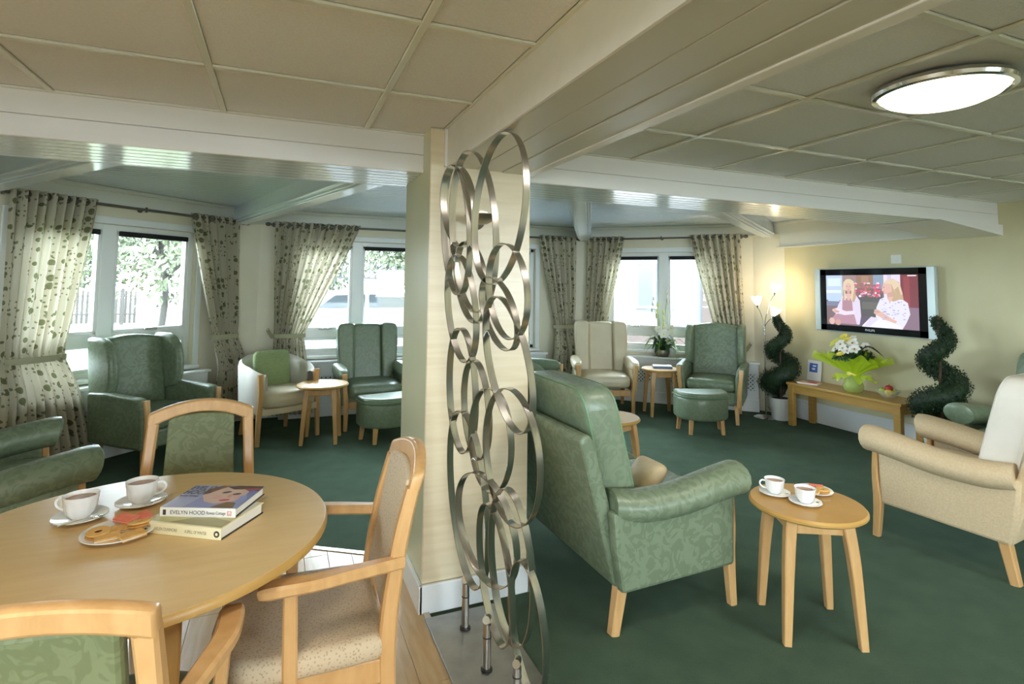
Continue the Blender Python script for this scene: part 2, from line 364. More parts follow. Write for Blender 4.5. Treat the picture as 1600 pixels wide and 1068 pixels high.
# floors
poly = [(-2.04,-3.0),(5.45,-3.0),C3,C2,C1,C0]
struct('floor', prism(poly, -.1, 0, 'xy'), 'carpet', smooth=False)
wood = struct('floor_boards')
wood.location = (0,0,0)
def edgeY(x): return 3.02+(.64-x)*.655 if x > -.9 else 4.03
pm = {}
nb = 0
for i in range(-18, 6):
    x1 = .64-(5-i)*.118; x0 = x1-.1165
    ys = -1.0+(i*.37 % 1.1)
    cuts = [-1.0]
    while ys < 4.1: cuts.append(ys); ys += 1.15
    cuts = [c for c in cuts if c < edgeY(x0)-.05]+[None]
    for a, b in zip(cuts[:-1], cuts[1:]):
        b0 = edgeY(x0) if b is None else b-.0015; b1 = edgeY(x1) if b is None else b-.0015
        o = ob('floor_plank', bevelled(prism([(x0,a),(x1,a),(x1,b1),(x0,b0)], .0004, .0075, 'xy'), .0012, 1), 'plank', wood, smooth=False); nb += 1
struct('trim_1', join(mp(box(0,1,-.016,.016,.001,.0115), lambda s,t,z: (.64-s*1.54+t*.55, 3.02+s*1.009+t*.84, z)), box(.632,.658,1.0,2.51,.001,.0115)), 'threshold')
# pillar
PX0, PX1, PY0, PY1 = .625, 1.135, 2.505, 3.03
struct('wall_pillar', box(PX0+.004,PX1,PY0+.004,PY1,0,ZB), 'pillar_side', smooth=False)
pf = struct('trim_2')
for k, (z0, z1) in enumerate(((.125,2.20),)):
    ob('facing_panel', rbox(PX0+.003,PX1,PY0-.012,PY0+.004,z0,ZC-.003,.003), 'pillar_front', pf)
ob('corner_batten', rbox(.688,.712,PY0-.03,PY0-.011,2.0,ZC-.003,.003), 'gloss_white', pf)
struct('baseboard_pillar', join(rbox(PX0-.012,PX1+.012,PY0-.028,PY0-.010,.001,.125,.004), rbox(PX0-.014,PX0+.004,PY0-.028,PY1+.01,.001,.125,.004), rbox(PX1-.002,PX1+.014,PY0-.028,PY1+.01,.001,.125,.004)), 'frame_white')
# main beam along the room and cross beam
b1 = struct('trim_3'); BX0, BX1 = .70, 1.13
ob('beam_core', box(BX0+.012,BX1-.012,-3.0,PY0-.03,2.012,ZC+.05), 'gloss_white', b1, smooth=False)
ob('fascia_board', rbox(BX0,BX0+.012,-3.0,PY0-.012,2.0,ZC-.001,.002), 'gloss_white', b1)
ob('fascia_board', rbox(BX1-.012,BX1,-3.0,PY0-.012,2.0,ZC-.001,.002), 'gloss_white', b1)
for k in range(3):
    w = (BX1-BX0-.024)/3; ob('soffit_board', rbox(BX0+.0125+k*w,BX0+.009+(k+1)*w,-3.0,PY0-.012,2.002-.004*(k==2),2.013,.003), 'soffit_shaded', b1)
ob('edge_moulding', rbox(BX1-.03,BX1+.014,-3.0,PY0-.012,1.992,2.006,.004), 'gloss_white', b1)
b2 = struct('trim_4'); BY0, BY1, BZ = 2.645, 3.10, 1.995
for x0, x1 in ((-2.04,PX0+.004),(PX1,5.45)):
    ob('beam_core', box(x0,x1,BY0+.014,BY1-.012,BZ+.013,ZB+.05), 'gloss_white', b2, smooth=False)
    ob('fascia_board', rbox(x0,x1,BY0,BY0+.014,BZ,2.082,.003), 'gloss_white', b2)
    ob('fascia_board', rbox(x0,x1,BY0+.003,BY0+.014,2.084,ZC+.01,.003), 'gloss_white', b2)
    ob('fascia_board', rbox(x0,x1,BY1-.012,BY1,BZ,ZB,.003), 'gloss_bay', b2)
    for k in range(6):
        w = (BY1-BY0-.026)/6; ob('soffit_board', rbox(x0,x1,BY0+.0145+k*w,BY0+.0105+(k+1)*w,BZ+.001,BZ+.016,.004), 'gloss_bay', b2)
ob('soffit_haunch', prism([(4.62,1.994),(5.448,1.905),(5.448,1.994)], BY0-.03, BY1-.02, 'xz'), 'gloss_white', b2, smooth=False)
# suspended ceiling: tiles and tee bars
ceil = struct('ceiling', box(-2.1,5.5,-3.05,BY0+.02,2.30,2.34), 'ceiling_tile', smooth=False)
tm = {}
def tile(x0, x1, y0, y1):
    if x1-x0 < .05 or y1-y0 < .05: return
    k = (round(x1-x0,3), round(y1-y0,3))
    if k not in tm: tm[k] = mesh('ceiling_tile', rbox(0,k[0],0,k[1],0,.015,.004,1), 'ceiling_tile')
    o = ob('ceiling_tile', tm[k], None, ceil); o.location = (x0,y0,ZC+.006)
def tiles(xs, ys):
    for a, b in zip(xs[:-1], xs[1:]):
        for c, d in zip(ys[:-1], ys[1:]): tile(a+.009,b-.009,c+.009,d-.009)
    for x in xs: ob('tee_bar', rbox(x-.012,x+.012,ys[0],ys[-1],ZC-.004,ZC+.006,.002,1), 'tee_bar', ceil)
    for y in ys: ob('tee_bar', rbox(xs[0],xs[-1],y-.012,y+.012,ZC-.003,ZC+.0065,.002,1), 'tee_bar', ceil)
    ob('tile_backing', box(xs[0],xs[-1],ys[0],ys[-1],ZC+.022,ZC+.03), 'ceiling_tile', ceil, smooth=False)
ys = [-3.0]+[2.095-.6*k for k in range(8,-1,-1)]+[BY0]
tiles([-2.04]+[-.25+.6*k for k in range(-2,2)]+[BX0], ys)
tiles([BX1,1.245]+[1.845+.6*k for k in range(6)]+[5.45], ys)
# bay ceiling of glossy boards
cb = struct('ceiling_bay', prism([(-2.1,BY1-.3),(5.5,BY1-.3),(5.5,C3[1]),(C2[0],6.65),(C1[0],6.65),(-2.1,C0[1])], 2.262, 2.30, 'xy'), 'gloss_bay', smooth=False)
y = BY1
while y < 6.58:
    y2 = min(y+.094, 6.585)
    def xl(yy): return -2.04 if yy < C0[1] else C1[0]-(6.59-yy)
    def xr(yy): return 5.45 if yy < C3[1] else C2[0]+(6.59-yy)
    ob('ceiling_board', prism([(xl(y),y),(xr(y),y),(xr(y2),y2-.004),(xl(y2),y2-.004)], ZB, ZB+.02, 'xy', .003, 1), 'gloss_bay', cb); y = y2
for k, (p, q) in enumerate((((-1.97,5.02),(-.60,3.10)), ((-.42,6.57),(.62,3.10)), ((3.80,6.56),(1.74,3.10)), ((5.42,4.97),(2.66,3.10)))):
    d = Vector((q[0]-p[0],q[1]-p[1])); L = d.length; d.normalize(); n = Vector((-d.y,d.x)); fr = WF(p, d, n, L)
    h = struct('trim_%d' % (5+k))
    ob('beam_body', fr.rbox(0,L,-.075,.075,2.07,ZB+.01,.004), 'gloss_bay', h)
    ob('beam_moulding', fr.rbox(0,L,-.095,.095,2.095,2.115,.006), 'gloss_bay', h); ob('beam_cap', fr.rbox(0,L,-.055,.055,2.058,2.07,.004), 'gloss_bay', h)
# white frieze above the windows, cornice, coving board above the television wall
for k, (w, z) in enumerate(((W1,2.10),(W2,2.10),(W3,2.10),(TV,1.945))):
    L = w.L if w is not TV else 1.85
    t_ = struct('trim_%d' % (9+k)); ob('frieze_board', w.rbox(0,L,.001,.02,z,ZB-.001,.003), 'wall_white', t_); ob('cornice', w.rbox(0,L,.001,.045,ZB-.035,ZB-.001,.008), 'wall_white', t_)
    ob('picture_rail', w.rbox(0,L,.001,.034,z-.02,z,.005), 'wall_white', t_)
# corner pilasters of the bay
for k, (c, a) in enumerate(((C1, math.atan2(-1,.414)), (C2, math.atan2(-1,-.414)), (C3, math.atan2(-.414,-1)))):
    struct('trim_%d' % (13+k), tr(rbox(-.10,.075,-.20,.20,0,2.10,.008), (c[0],c[1],0), rz=a), 'wall_cream')
# windows
def window(name, w, hole, mulls, transom, portal_name):
    s0, s1, z0, z1 = hole; root = struct(name)
    b = .05
    ob('window_frame', join(w.rbox(s0,s0+b,-.13,-.05,z0,z1), w.rbox(s1-b,s1,-.13,-.05,z0,z1), w.rbox(s0,s1,-.13,-.05,z0,z0+b), w.rbox(s0,s1,-.13,-.05,z1-b,z1)), 'frame_white', root)
    ob('window_architrave', join(w.rbox(s0-.06,s0,0,.016,z0-.02,z1+.06), w.rbox(s1,s1+.06,0,.016,z0-.02,z1+.06), w.rbox(s0-.06,s1+.06,0,.018,z1,z1+.06)), 'frame_white', root)
    ob('window_sill', w.rbox(s0-.05,s1+.05,-.14,.05,z0-.03,z0+.004,.008), 'frame_white', root)
    edges = [s0+b]; 
    for m in mulls: edges += [m-.06, m+.06]; ob('mullion', w.rbox(m-.06,m+.06,-.13,-.045,z0,z1), 'frame_white', root)
    edges.append(s1-b)
    for a, c in zip(edges[::2], edges[1::2]):
        ob('transom', w.rbox(a,c,-.125,-.05,transom-.045,transom+.045), 'frame_white', root)
        for q0, q1 in ((z0+b,transom-.045),(transom+.045,z1-b)):
            ob('sash', join(w.box(a,a+.025,-.115,-.06,q0,q1), w.box(c-.025,c,-.115,-.06,q0,q1), w.box(a,c,-.115,-.06,q0,q0+.025), w.box(a,c,-.115,-.06,q1-.025,q1)), 'frame_white', root, smooth=False)
            ob('pane', w.box(a+.02,c-.02,-.092,-.086,q0+.02,q1-.02), 'pane_glass', root, smooth=False)
        ob('roller_blind', w.rbox(a+.02,c-.02,-.06,-.03,z1-b-.045,z1-b,.008), 'dark_slot', root)
        ob('window_latch', w.rbox((a+c)/2-.06,(a+c)/2+.06,-.06,-.035,transom+.05,transom+.066,.004), 'chrome', root)
    m = (s0+s1)/2; portal(portal_name, w.P(m,-.15,(z0+z1)/2), (w.d[0],w.d[1],0), (w.n[0],w.n[1],0), s1-s0, z1-z0)
window('window_1', W1, H1, [1.295], .955, 'daylight_1')
window('window_2', W2, H2, [1.24,2.02,2.76], .88, 'daylight_2')
window('window_3', W3, H3, [1.055], .88, 'daylight_3')
for k, h in enumerate(HB): window('window_%d' % (4+k), BK, h, [(h[0]+h[1])/2], 1.0, 'daylight_%d' % (4+k))
window('window_6', LF, HL[0], [5.6], 1.0, 'daylight_6')
# skirting boards
struct('baseboard_left', W1.rbox(0,2.3,0,.018,.001,.13), 'frame_white'); struct('baseboard_back', W2.rbox(0,4.2,0,.018,.001,.13), 'frame_white')
struct('baseboard_right', join(TV.rbox(.0,6.0,0,.018,.001,.20), TV.rbox(0,6.0,.0,.024,.19,.215)), 'frame_white')
# roof over it all keeps the sky out
struct('roof', prism([(-2.5,-3.4),(5.9,-3.4),(5.9,5.1),(4.0,7.05),(-.6,7.05),(-2.5,5.15)], 2.5, 2.62, 'xy'), 'slate', smooth=False)

# radiator covers with lattice grilles
def lattice(w, s0, s1, z0, z1, t, step=.045):
    gs = [w.box(s0,s0+.012,t,t+.006,z0,z1), w.box(s1-.012,s1,t,t+.006,z0,z1), w.box(s0,s1,t,t+.006,z0,z0+.012), w.box(s0,s1,t,t+.006,z1-.012,z1)]
    W_, H_ = s1-s0, z1-z0
    for sg in (1,-1):
        k = -H_
        while k < W_:
            a0, a1 = max(0,k), min(W_, k+H_)
            if a1-a0 > .004:
                y0, y1 = (a0-k, a1-k); z_ = (lambda q: z0+q) if sg == 1 else (lambda q: z1-q)
                tt = t+(.002 if sg == 1 else .0)
                P0 = w.P(s0+a0,tt,z_(y0)); P1 = w.P(s0+a1,tt,z_(y1))
                gs.append(sweep([P0,P1], .004, .014, up=(w.n[0]*.001, w.n[1]*.001, 1), n=1))
            k += step
    return join(*gs)
def rad_cover(w, s0, s1, grilles, label, top=.56):
    r = thing('radiator_cover', label, 'radiator cover', w.P((s0+s1)/2,0,0), group='white radiator covers under the windows')
    inv = Matrix.Translation(r.location).inverted()
    def add(n, g, m, par=r, **k): return ob(n, mp(g, lambda x,y,z: tuple(inv @ Vector((x,y,z)))) if par is r else mp(g, lambda x,y,z: tuple(inv @ Vector((x,y,z)))), m, par, **k)
    add('shelf', w.rbox(s0-.02,s1+.02,.002,.16,top-.028,top,.008), 'frame_white')
    add('front_panel', w.rbox(s0,s1,.10,.135,.0015,top-.028,.004), 'frame_white')
    add('plinth', w.rbox(s0-.004,s1+.004,.13,.152,.0015,.14,.005), 'frame_white')
    add('side_panel', w.rbox(s0,s0+.02,.002,.10,.0015,top-.028), 'frame_white'); add('side_panel', w.rbox(s1-.02,s1,.002,.10,.0015,top-.028), 'frame_white')
    for a, b, c, d in grilles:
        g = add('grille', w.box(a,b,.1355,.137,c,d), 'grille_dark', smooth=False); add('lattice', lattice(w,a-.006,b+.006,c-.006,d+.006,.137), 'frame_white', g, smooth=False)  # dark sheet stands in for the unlit recess behind the lattice
rad_cover(W1, .42, 1.95, [(1.38,1.47,.24,.44),(1.18,1.30,.26,.46),(.7,1.0,.26,.46)], 'white radiator cover with lattice grilles behind the left wing chair', .60)
rad_cover(W2, .45, 3.6, [(.75,1.2,.26,.44),(1.9,2.4,.26,.44)], 'long white radiator cover below the middle window', .60)
rad_cover(W3, .30, 2.16, [(.62,.98,.24,.42),(1.15,1.45,.24,.42),(1.80,2.12,.24,.44)], 'white radiator cover with lattice grilles beside the floor lamp', .575)

# ================================================================== CURTAINS
ZR = 2.075
def rod(w, s0, s1, label, t=.11):
    r = thing('curtain_rod', label, 'curtain rod', group='curtain rods above the bay windows')
    ob('pole', cyl(w.P(s0,t,ZR), w.P(s1,t,ZR), .0115, n=12), 'rod', r)
    for s, q in ((s0,-1),(s1,1)): ob('finial', tube([w.P(s,t,ZR), w.P(s+q*.015,t,ZR), w.P(s+q*.035,t,ZR), w.P(s+q*.05,t,ZR)], [.012,.021,.021,.008], 12), 'rod', r)
    for s in (s0+.03, (s0+s1)/2, s1-.03):
        ob('bracket', join(cyl(w.P(s,.034 if s0<s<s1 else .034,ZR), w.P(s,t,ZR), .007, n=8), cyl(w.P(s,.018,ZR), w.P(s,.03,ZR), .022, n=12), cyl(w.P(s,t,ZR-.022), w.P(s,t,ZR+.022), .009, n=8)), 'rod', r)
    return r
def smst(x): x = max(0,min(1,x)); return x*x*(3-2*x)
def curtain(w, sf, so, st_f, st_o, sb_f, sb_o, label, n=8, zt=.90, zb=.06, t=.11, cloth=1.35, amp=.034):
    """sf/so: fixed and opening edge at the top; st: at the tie-back; sb: at the hem"""
    top = ZR+.035
    root = thing('curtain', label, 'curtain', group='spotted eyelet curtains at the bay windows')
    nu, nv = n*14, 46
    v = []; uvs = []
    for j in range(nv+1):
        q = j/nv; z = top+(zb-top)*q
        for i in range(nu+1):
            u = i/nu
            if z > zt:
                k = (top-z)/(top-zt); e = k**1.35
                e2 = 1-(1-k)**1.15*(1) if k < 1 else 1
                a = sf+(st_f-sf)*e; b = so+(st_o-so)*(.55*e2+.45*e)
            else:
                k = (zt-z)/(zt-zb); e = k
                a = st_f+(sb_f-st_f)*e; b = st_o+(sb_o-st_o)*e
            pinch = math.exp(-((z-zt)/.10)**2)
            s = a+(b-a)*u
            ph = 2*PI*n*u
            am = amp*(1-.55*pinch)
            t_ = t+(.115*smst((.95-z)/.38) if zb < .3 else 0)+am*math.sin(ph)+.008*math.sin(ph*2.3+q*5)+.012*math.sin(u*7+q*3)*(1-q*.2)
            s += .25*am*math.cos(ph)*(.4+.6*q)
            v.append(w.P(s, t_, z)); uvs.append((u*cloth, z))
    f = [(j*(nu+1)+i, j*(nu+1)+i+1, (j+1)*(nu+1)+i+1, (j+1)*(nu+1)+i) for j in range(nv) for i in range(nu)]
    me = bpy.data.meshes.new('cloth'); me.from_pydata(v, [], f); me.materials.append(MAT['curtain'])
    uvl = me.uv_layers.new(name='UVMap')
    for lp in me.loops: uvl.data[lp.index].uv = uvs[lp.vertex_index]
    me.polygons.foreach_set('use_smooth', [True]*len(f)); ob('cloth', me, None, root)
    # tie-back band
    lo, hi = min(st_f,st_o), max(st_f,st_o); pts = []
    for k in range(13):
        a = PI*k/12; pts.append(w.P((lo+hi)/2-math.cos(a)*((hi-lo)/2+.02), t+(.115*smst((.95-zt)/.38) if zb < .3 else 0)+math.sin(a)*.062-.02, zt+.0))
    hook = w.P(st_f+(.06 if st_f>st_o else -.06), .03, zt+.06)
    pts = ([hook]+pts) if (st_f < st_o) else (pts+[hook])
    ob('tie_back', sweep(pts, .010, .045, n=2), 'tie_cloth', root)
    ob('tie_hook', join(cyl(w.P(st_f+(.06 if st_f>st_o else -.06),.002,zt+.06), w.P(st_f+(.06 if st_f>st_o else -.06),.05,zt+.06), .006, n=8), tr(pad(0,0,0,.03,.03,.03,1,10,6), w.P(st_f+(.06 if st_f>st_o else -.06),.055,zt+.06))), 'chrome', root)
    for k in range(n):
        u = (k+.5)/n; s = sf+(so-sf)*u; c = Vector(w.P(s,t,ZR)); d = Vector((w.d[0],w.d[1],0)); nn = Vector((w.n[0],w.n[1],0))
        ax = (d*.62+nn*.78).normalized() if k % 2 else (d*.62-nn*.78).normalized(); sd = ax.cross(Vector((0,0,1)))
        ring = [c+(sd*math.cos(a)+Vector((0,0,1))*math.sin(a))*.026 for a in (2*PI*i/14 for i in range(14))]
        ob('eyelet', tube(ring, .006, 6, closed=True), 'rod', root)
    return root
rod(W1, .03, 2.16, 'dark metal curtain rod over the leftmost window')
rod(W2, .30, 4.07, 'long dark metal curtain rod over the middle window')
rod(W3, .075, 2.02, 'dark metal curtain rod over the window beside the lamp')
curtain(W1, 2.09, 1.49, 2.09, 1.68, 2.12, 1.46, 'widest spotted curtain tied back at the far left of the bay', n=9, zt=.86)
curtain(W1, .12, .66, .08, .36, .04, .40, 'spotted curtain tied back just left of the cream tub chair', n=6, zt=.90)
curtain(W2, .34, 1.24, .37, .67, .34, .78, 'spotted curtain tied back behind the cream tub chair', n=10, zt=.88)
curtain(W2, 4.04, 3.49, 4.02, 3.74, 4.08, 3.55, 'spotted curtain tied back left of the cream high-back chair', n=6, zt=.92)
curtain(W3, .08, .58, .05, .30, .05, .34, 'spotted curtain hanging behind the cream high-back armchair', n=6, zt=.72, zb=.60)
curtain(W3, 1.98, 1.39, 2.02, 1.72, 1.98, 1.70, 'spotted curtain behind the right wing chair, nearest the floor lamp', n=7, zt=.72, zb=.60)

# ================================================================== SEATING
def lean(k, z0): return lambda x, y, z: (x, y+max(0,z-z0)*k, z)
def leg(p0, p1, w0=.045, w1=.034, r=.25): return sweep([p0,p1], [w0,w1], [w0,w1], up=(0,1,0), r=r, n=1)
def wing_chair(label, loc, face, s=1):
    t = thing('wing_chair', label, 'armchair', loc, face, 'green wing chairs', s=s); fab = 'green_damask'
    ob('seat_base', rbox(-.285,.285,-.285,.28,.19,.335,.025,3), fab, t); 
    c = ob('seat_cushion', pad(0,-.045,.395,.525,.57,.145,.22,ez=.5), fab, t)
    ob('piping', tube(ring_of(lambda a: (.258*math.copysign(abs(math.cos(a))**.24,math.cos(a)), -.045+.281*math.copysign(abs(math.sin(a))**.24,math.sin(a)), .43), 48), .005, 6, True), 'green_piping', c)
    arch = [(-.265,.36)]+[(-.265+.53*k/12, 1.0+.035*math.sin(PI*k/12)) for k in range(13)]+[(.265,.36)]
    ob('backrest', mp(prism(arch, .19, .32, 'xz', .035, 3), lean(.16,.4)), fab, t)
    for sg in (-1,1):
        a = [(-.33,.20),(-.335,.50),(-.325,.57),(-.28,.60),(.08,.615),(.30,.60),(.30,.20)]
        ob('armrest', mp(prism(a, .25, .335, 'yz', .03, 3), lambda x,y,z: (sg*(x+.03*max(0,(z-.45)/.15)), y, z)), fab, t)
        w_ = [(.34,.52),(.10,.57),(.055,.68),(.045,.82),(.065,.94),(.12,1.005),(.19,1.03),(.34,1.03)]
        ob('wing', mp(prism(w_, .245, .325, 'yz', .03, 3), lambda x,y,z: (sg*(x+.05*max(0,(.1-y))), y+max(0,z-.55)*.13, z)), fab, t)
        ob('arm_facing', sweep([(sg*.295,-.325,.19),(sg*.300,-.338,.33),(sg*.315,-.350,.47),(sg*.322,-.342,.585)], [.050,.044,.040,.048], .024, up=(0,-1,0), r=.4), 'beech', t)
        ob('leg', leg((sg*.265,-.27,.20),(sg*.275,-.285,0)), 'beech', t); ob('leg', leg((sg*.25,.26,.20),(sg*.255,.315,0)), 'beech', t)
    return t
wing_chair('green wing chair with its back to the leftmost window', (-.90,5.32,0), (.72,-.69), .97)
wing_chair('green wing chair between the sill plant and the floor lamp', (4.57,4.98,0), (-.76,-.65), 1.0)

def highback(label, loc, face, fab, pipe, name='high_back_chair', s=1):
    t = thing(name, label, 'armchair', loc, face, 'high-back lounge chairs', s=s)
    ob('seat_cushion', pad(0,-.03,.365,.56,.60,.165,.25,ez=.5), fab, t)
    ob('front_rail', rbox(-.27,.27,-.30,-.27,.205,.275,.006), 'beech', t); ob('rear_rail', rbox(-.25,.25,.24,.27,.205,.275,.006), 'beech', t)
    top = [(-.155,.40)]+[(-.155+.31*k/8, 1.0+.008*math.sin(PI*k/8)) for k in range(9)]+[(.155,.40)]
    ob('backrest', mp(prism(top, .18, .31, 'xz', .03, 3), lean(.20,.4)), fab, t)
    for sg in (-1,1):
        o_ = [(.150,.42),(.25,.42),(.31,.60),(.325,.80),(.325,.97),(.30,1.012),(.20,1.02),(.150,1.012)]
        ob('side_bolster', mp(prism(o_, .125, .315, 'xz', .04, 3), lambda x,y,z: (sg*x, y+max(0,z-.4)*.20, z)), fab, t)
        ob('armrest', join(pad(sg*.325,-.03,.545,.125,.62,.135,.6,ez=.7), rbox(sg*.32-.035,sg*.32+.035,-.28,.27,.24,.53,.02)), fab, t)
        ob('arm_facing', sweep([(sg*.30,-.305,.001),(sg*.30,-.32,.24),(sg*.318,-.345,.42),(sg*.325,-.352,.56)], [.036,.046,.042,.052], [.036,.04,.028,.024], up=(0,-1,0), r=.4), 'beech', t)
        ob('leg', leg((sg*.27,.24,.28),(sg*.275,.31,0)), 'beech', t)
    return t
highback('green high-back armchair with side bolsters beyond the half-hidden footstool', (.93,6.06,0), (.04,-1), 'green_leather', 'green_piping')
highback('cream vinyl high-back armchair in the back corner of the bay', (3.60,5.75,0), (-.42,-.91), 'cream_vinyl', 'cream_vinyl')
highback('green high-back armchair half hidden behind the pillar and sofa', (2.52,5.68,0), (.72,-.69), 'green_leather', 'green_piping')

def settee(name, label, cat, loc, face, width, n, fab, cush, pipe, group=None, s=1):
    """scroll-arm sofa or armchair; width is measured over the side panels"""
    t = thing(name, label, cat, loc, face, group, s=s); hw = width/2
    ob('seat_base', rbox(-hw+.05,hw-.05,-.26,.26,.20,.33,.02), fab, t)
    bp = [(.25,.19),(.315,.19),(.485,.80),(.475,.83),(.435,.83),(.415,.80),(.27,.30)]
    ob('back_panel', prism(bp, -hw+.012, hw-.012, 'yz', .022, 3), fab, t)
    sw = (width-.16)/n
    for k in range(n):
        x = -hw+.08+sw*(k+.5)
        c = ob('seat_cushion', pad(x,-.06,.395,sw-.006,.60,.17,.2,ez=.45), fab, t)
        b = ob('back_cushion', mp(pad(x,.215,.730,sw-.008,.20,.56,.22,ez=.30), lean(.245,.45)), cush, t)
        sb = lambda q, p: math.copysign(abs(q)**p, q)
        for dy in (-.078,.078):
            ob('piping', mp(tube(ring_of(lambda a: (x+(sw/2-.012)*sb(math.cos(a),.30), .215+dy, .730+.272*sb(math.sin(a),.30)), 56), .0065, 6, True), lean(.245,.45)), pipe, b)
    for sg in (-1,1):
        sp = [(-.295,.20),(.315,.19),(.345,.36),(.36,.52),(-.30,.52)]
        ob('side_panel', prism(sp, sg*hw-.045, sg*hw+.012, 'yz', .016, 2), fab, t)
        # rolled arm: thick at the front, drooping and thinning towards the back
        A = smooth_path([(sg*(hw-.02),-.375,.555),(sg*(hw-.015),-.33,.560),(sg*(hw-.01),-.20,.545),(sg*(hw-.01),.0,.515),(sg*(hw-.015),.20,.510),(sg*(hw-.03),.33,.525)], 4)
        R_ = []; m = len(A)
        for i in range(m):
            q = i/(m-1); R_.append((.030+.048*min(1,q/.10)**.5) if q < .10 else .078-.012*q)
        g = tube(A, R_, 16, sm=1) if False else tube([tuple(p) for p in A], R_, 16, sm=1)
        ob('armrest', mp(g, lambda x,y,z: (x+(x-sg*(hw-.015))*.25, y, z)), fab, t)
        ob('leg', sweep([(sg*(hw-.004),-.312,.51),(sg*(hw-.004),-.318,.36),(sg*(hw-.004),-.308,.20),(sg*(hw-.004),-.322,.0)], [.040,.040,.044,.036], [.030,.034,.046,.036], up=(0,-1,0), r=.3), 'beech', t)
        ob('leg', leg((sg*(hw-.03),.275,.20),(sg*(hw-.025),.315,0),.052,.042), 'beech', t)
    return t
sofa = settee('sofa', 'green damask sofa with its back to the steel ring sculpture', 'sofa', (1.64,2.76,0), (1,.02), 1.44, 2, 'green_damask', 'green_leather', 'green_piping', 'scroll-arm seats')
settee('scroll_arm_chair', 'cream scroll-arm armchair cut off by the right edge', 'armchair', (3.68,2.00,0), (-.12,.99), .66, 1, 'cream_velour', 'cream_white', 'cream_white', 'scroll-arm seats')
settee('scroll_arm_chair', 'green armchair at the far left edge behind the dining table', 'armchair', (-1.30,3.42,0), (.90,.44), .80, 1, 'green_damask', 'green_damask', 'green_piping', 'scroll-arm seats', 1.06)
settee('scroll_arm_chair', 'green armchair beyond the cream scroll-arm chair, beside the right topiary', 'armchair', (4.95,2.21,0), (-1,.02), .66, 1, 'green_leather', 'green_leather', 'green_piping', 'scroll-arm seats')
cu = tag(ob('throw_cushion', mp(pad(0,0,0,.34,.34,.12,.35,ez=.9), lambda x,z,y: (1.72+y*.7+z*.36, 2.36+x*.66+y*.16, .505+z*.42-y*.45)), 'beige_cushion'), 'beige cushion lying on the green sofa seat', 'cushion')

def tub_chair(label, loc, face):
    t = thing('tub_chair', label, 'armchair', loc, face)
    def plan(a, k): # a from 0..1 around the shell, from one arm front to the other
        th = -.28*PI+a*1.56*PI; x, y = math.cos(th), math.sin(th)
        p = .72; return (.31-k)*math.copysign(abs(x)**p,x), .02+(.30-k)*math.copysign(abs(y)**p,y)
    def topz(a): return .615+.135*math.sin(PI*a)**1.2
    prof = [(0,.20),(0,.9),(.01,.97),(.03,1.0),(.05,.97),(.06,.9),(.06,.20)]
    def fn(u, v):
        q = v*(len(prof)-1); i = min(int(q),len(prof)-2); k = q-i
        d = prof[i][0]+(prof[i+1][0]-prof[i][0])*k; h = prof[i][1]+(prof[i+1][1]-prof[i][1])*k
        x, y = plan(u, d); fl = (h-.4)*.045; return (x*(1+fl), y*(1+fl)+ (h*.03 if y > 0 else 0), .26+(topz(u)-.26)*(h-.2)/.8)
    ob('tub_shell', grid(fn, 44, 12), 'cream_white', t)
    ob('seat_cushion', pad(0,-.05,.39,.53,.54,.17,.45,ez=.5), 'cream_vinyl', t)
    ob('seat_rail', rbox(-.26,.26,-.27,-.24,.26,.32,.01), 'cream_vinyl', t)
    for sg in (-1,1):
        x, y = plan(0 if sg > 0 else 1, .03)
        ob('arm_facing', sweep([(sg*.285,y-.04,.001),(sg*.275,y-.035,.28),(sg*.262,y-.03,.45),(sg*.268,y-.02,.625)], [.036,.044,.046,.05], [.034,.034,.03,.03], up=(0,-1,0), r=.4), 'beech', t)
        ob('leg', leg((sg*.20,.22,.28),(sg*.22,.28,0),.04,.03), 'beech', t)
    return t
tub_chair('cream tub chair holding a green cushion by the window', (.02,5.80,0), (.42,-.91))
tag(ob('throw_cushion', mp(pad(0,0,0,.37,.37,.13,.28,ez=.9), lambda x,z,y: (-.04+x*.87+y*.42-z*.08, 5.90+x*.42-y*.88+z*.20, .62+z*.94+y*.2)), 'green_pillow'), 'ribbed green cushion propped in the cream tub chair', 'cushion')

def footstool(label, loc, rz):
    t = thing('footstool', label, 'footstool', loc, rz=rz, group='green D-shaped footstools')
    D = [(-.26,.16)]+[(-.26*math.cos(a), .04-.22*math.sin(a)) for a in (PI*k/22 for k in range(23))]+[(.26,.16)]
    ob('upholstered_body', prism(D, .135, .36, 'xy', .03, 3), 'green_leather', t)
    ob('top_pad', prism([(x*.985,y*.985) for x,y in D], .345, .405, 'xy', .022, 3), 'green_leather', t)
    ob('piping', tube([(x*1.0,y*1.0,.362) for x,y in D], .0065, 6, True), 'green_piping', t)
    for x, y in ((-.20,.11),(.20,.11),(-.15,-.10),(.15,-.10)): ob('leg', leg((x,y,.15),(x*1.08,y*1.12,0),.042,.032), 'beech', t)
    return t
footstool('green D-shaped footstool in front of the right wing chair', (3.99,4.50,0), math.radians(-22))
footstool('green D-shaped footstool partly hidden by the pillar', (.98,5.32,0), math.radians(10))

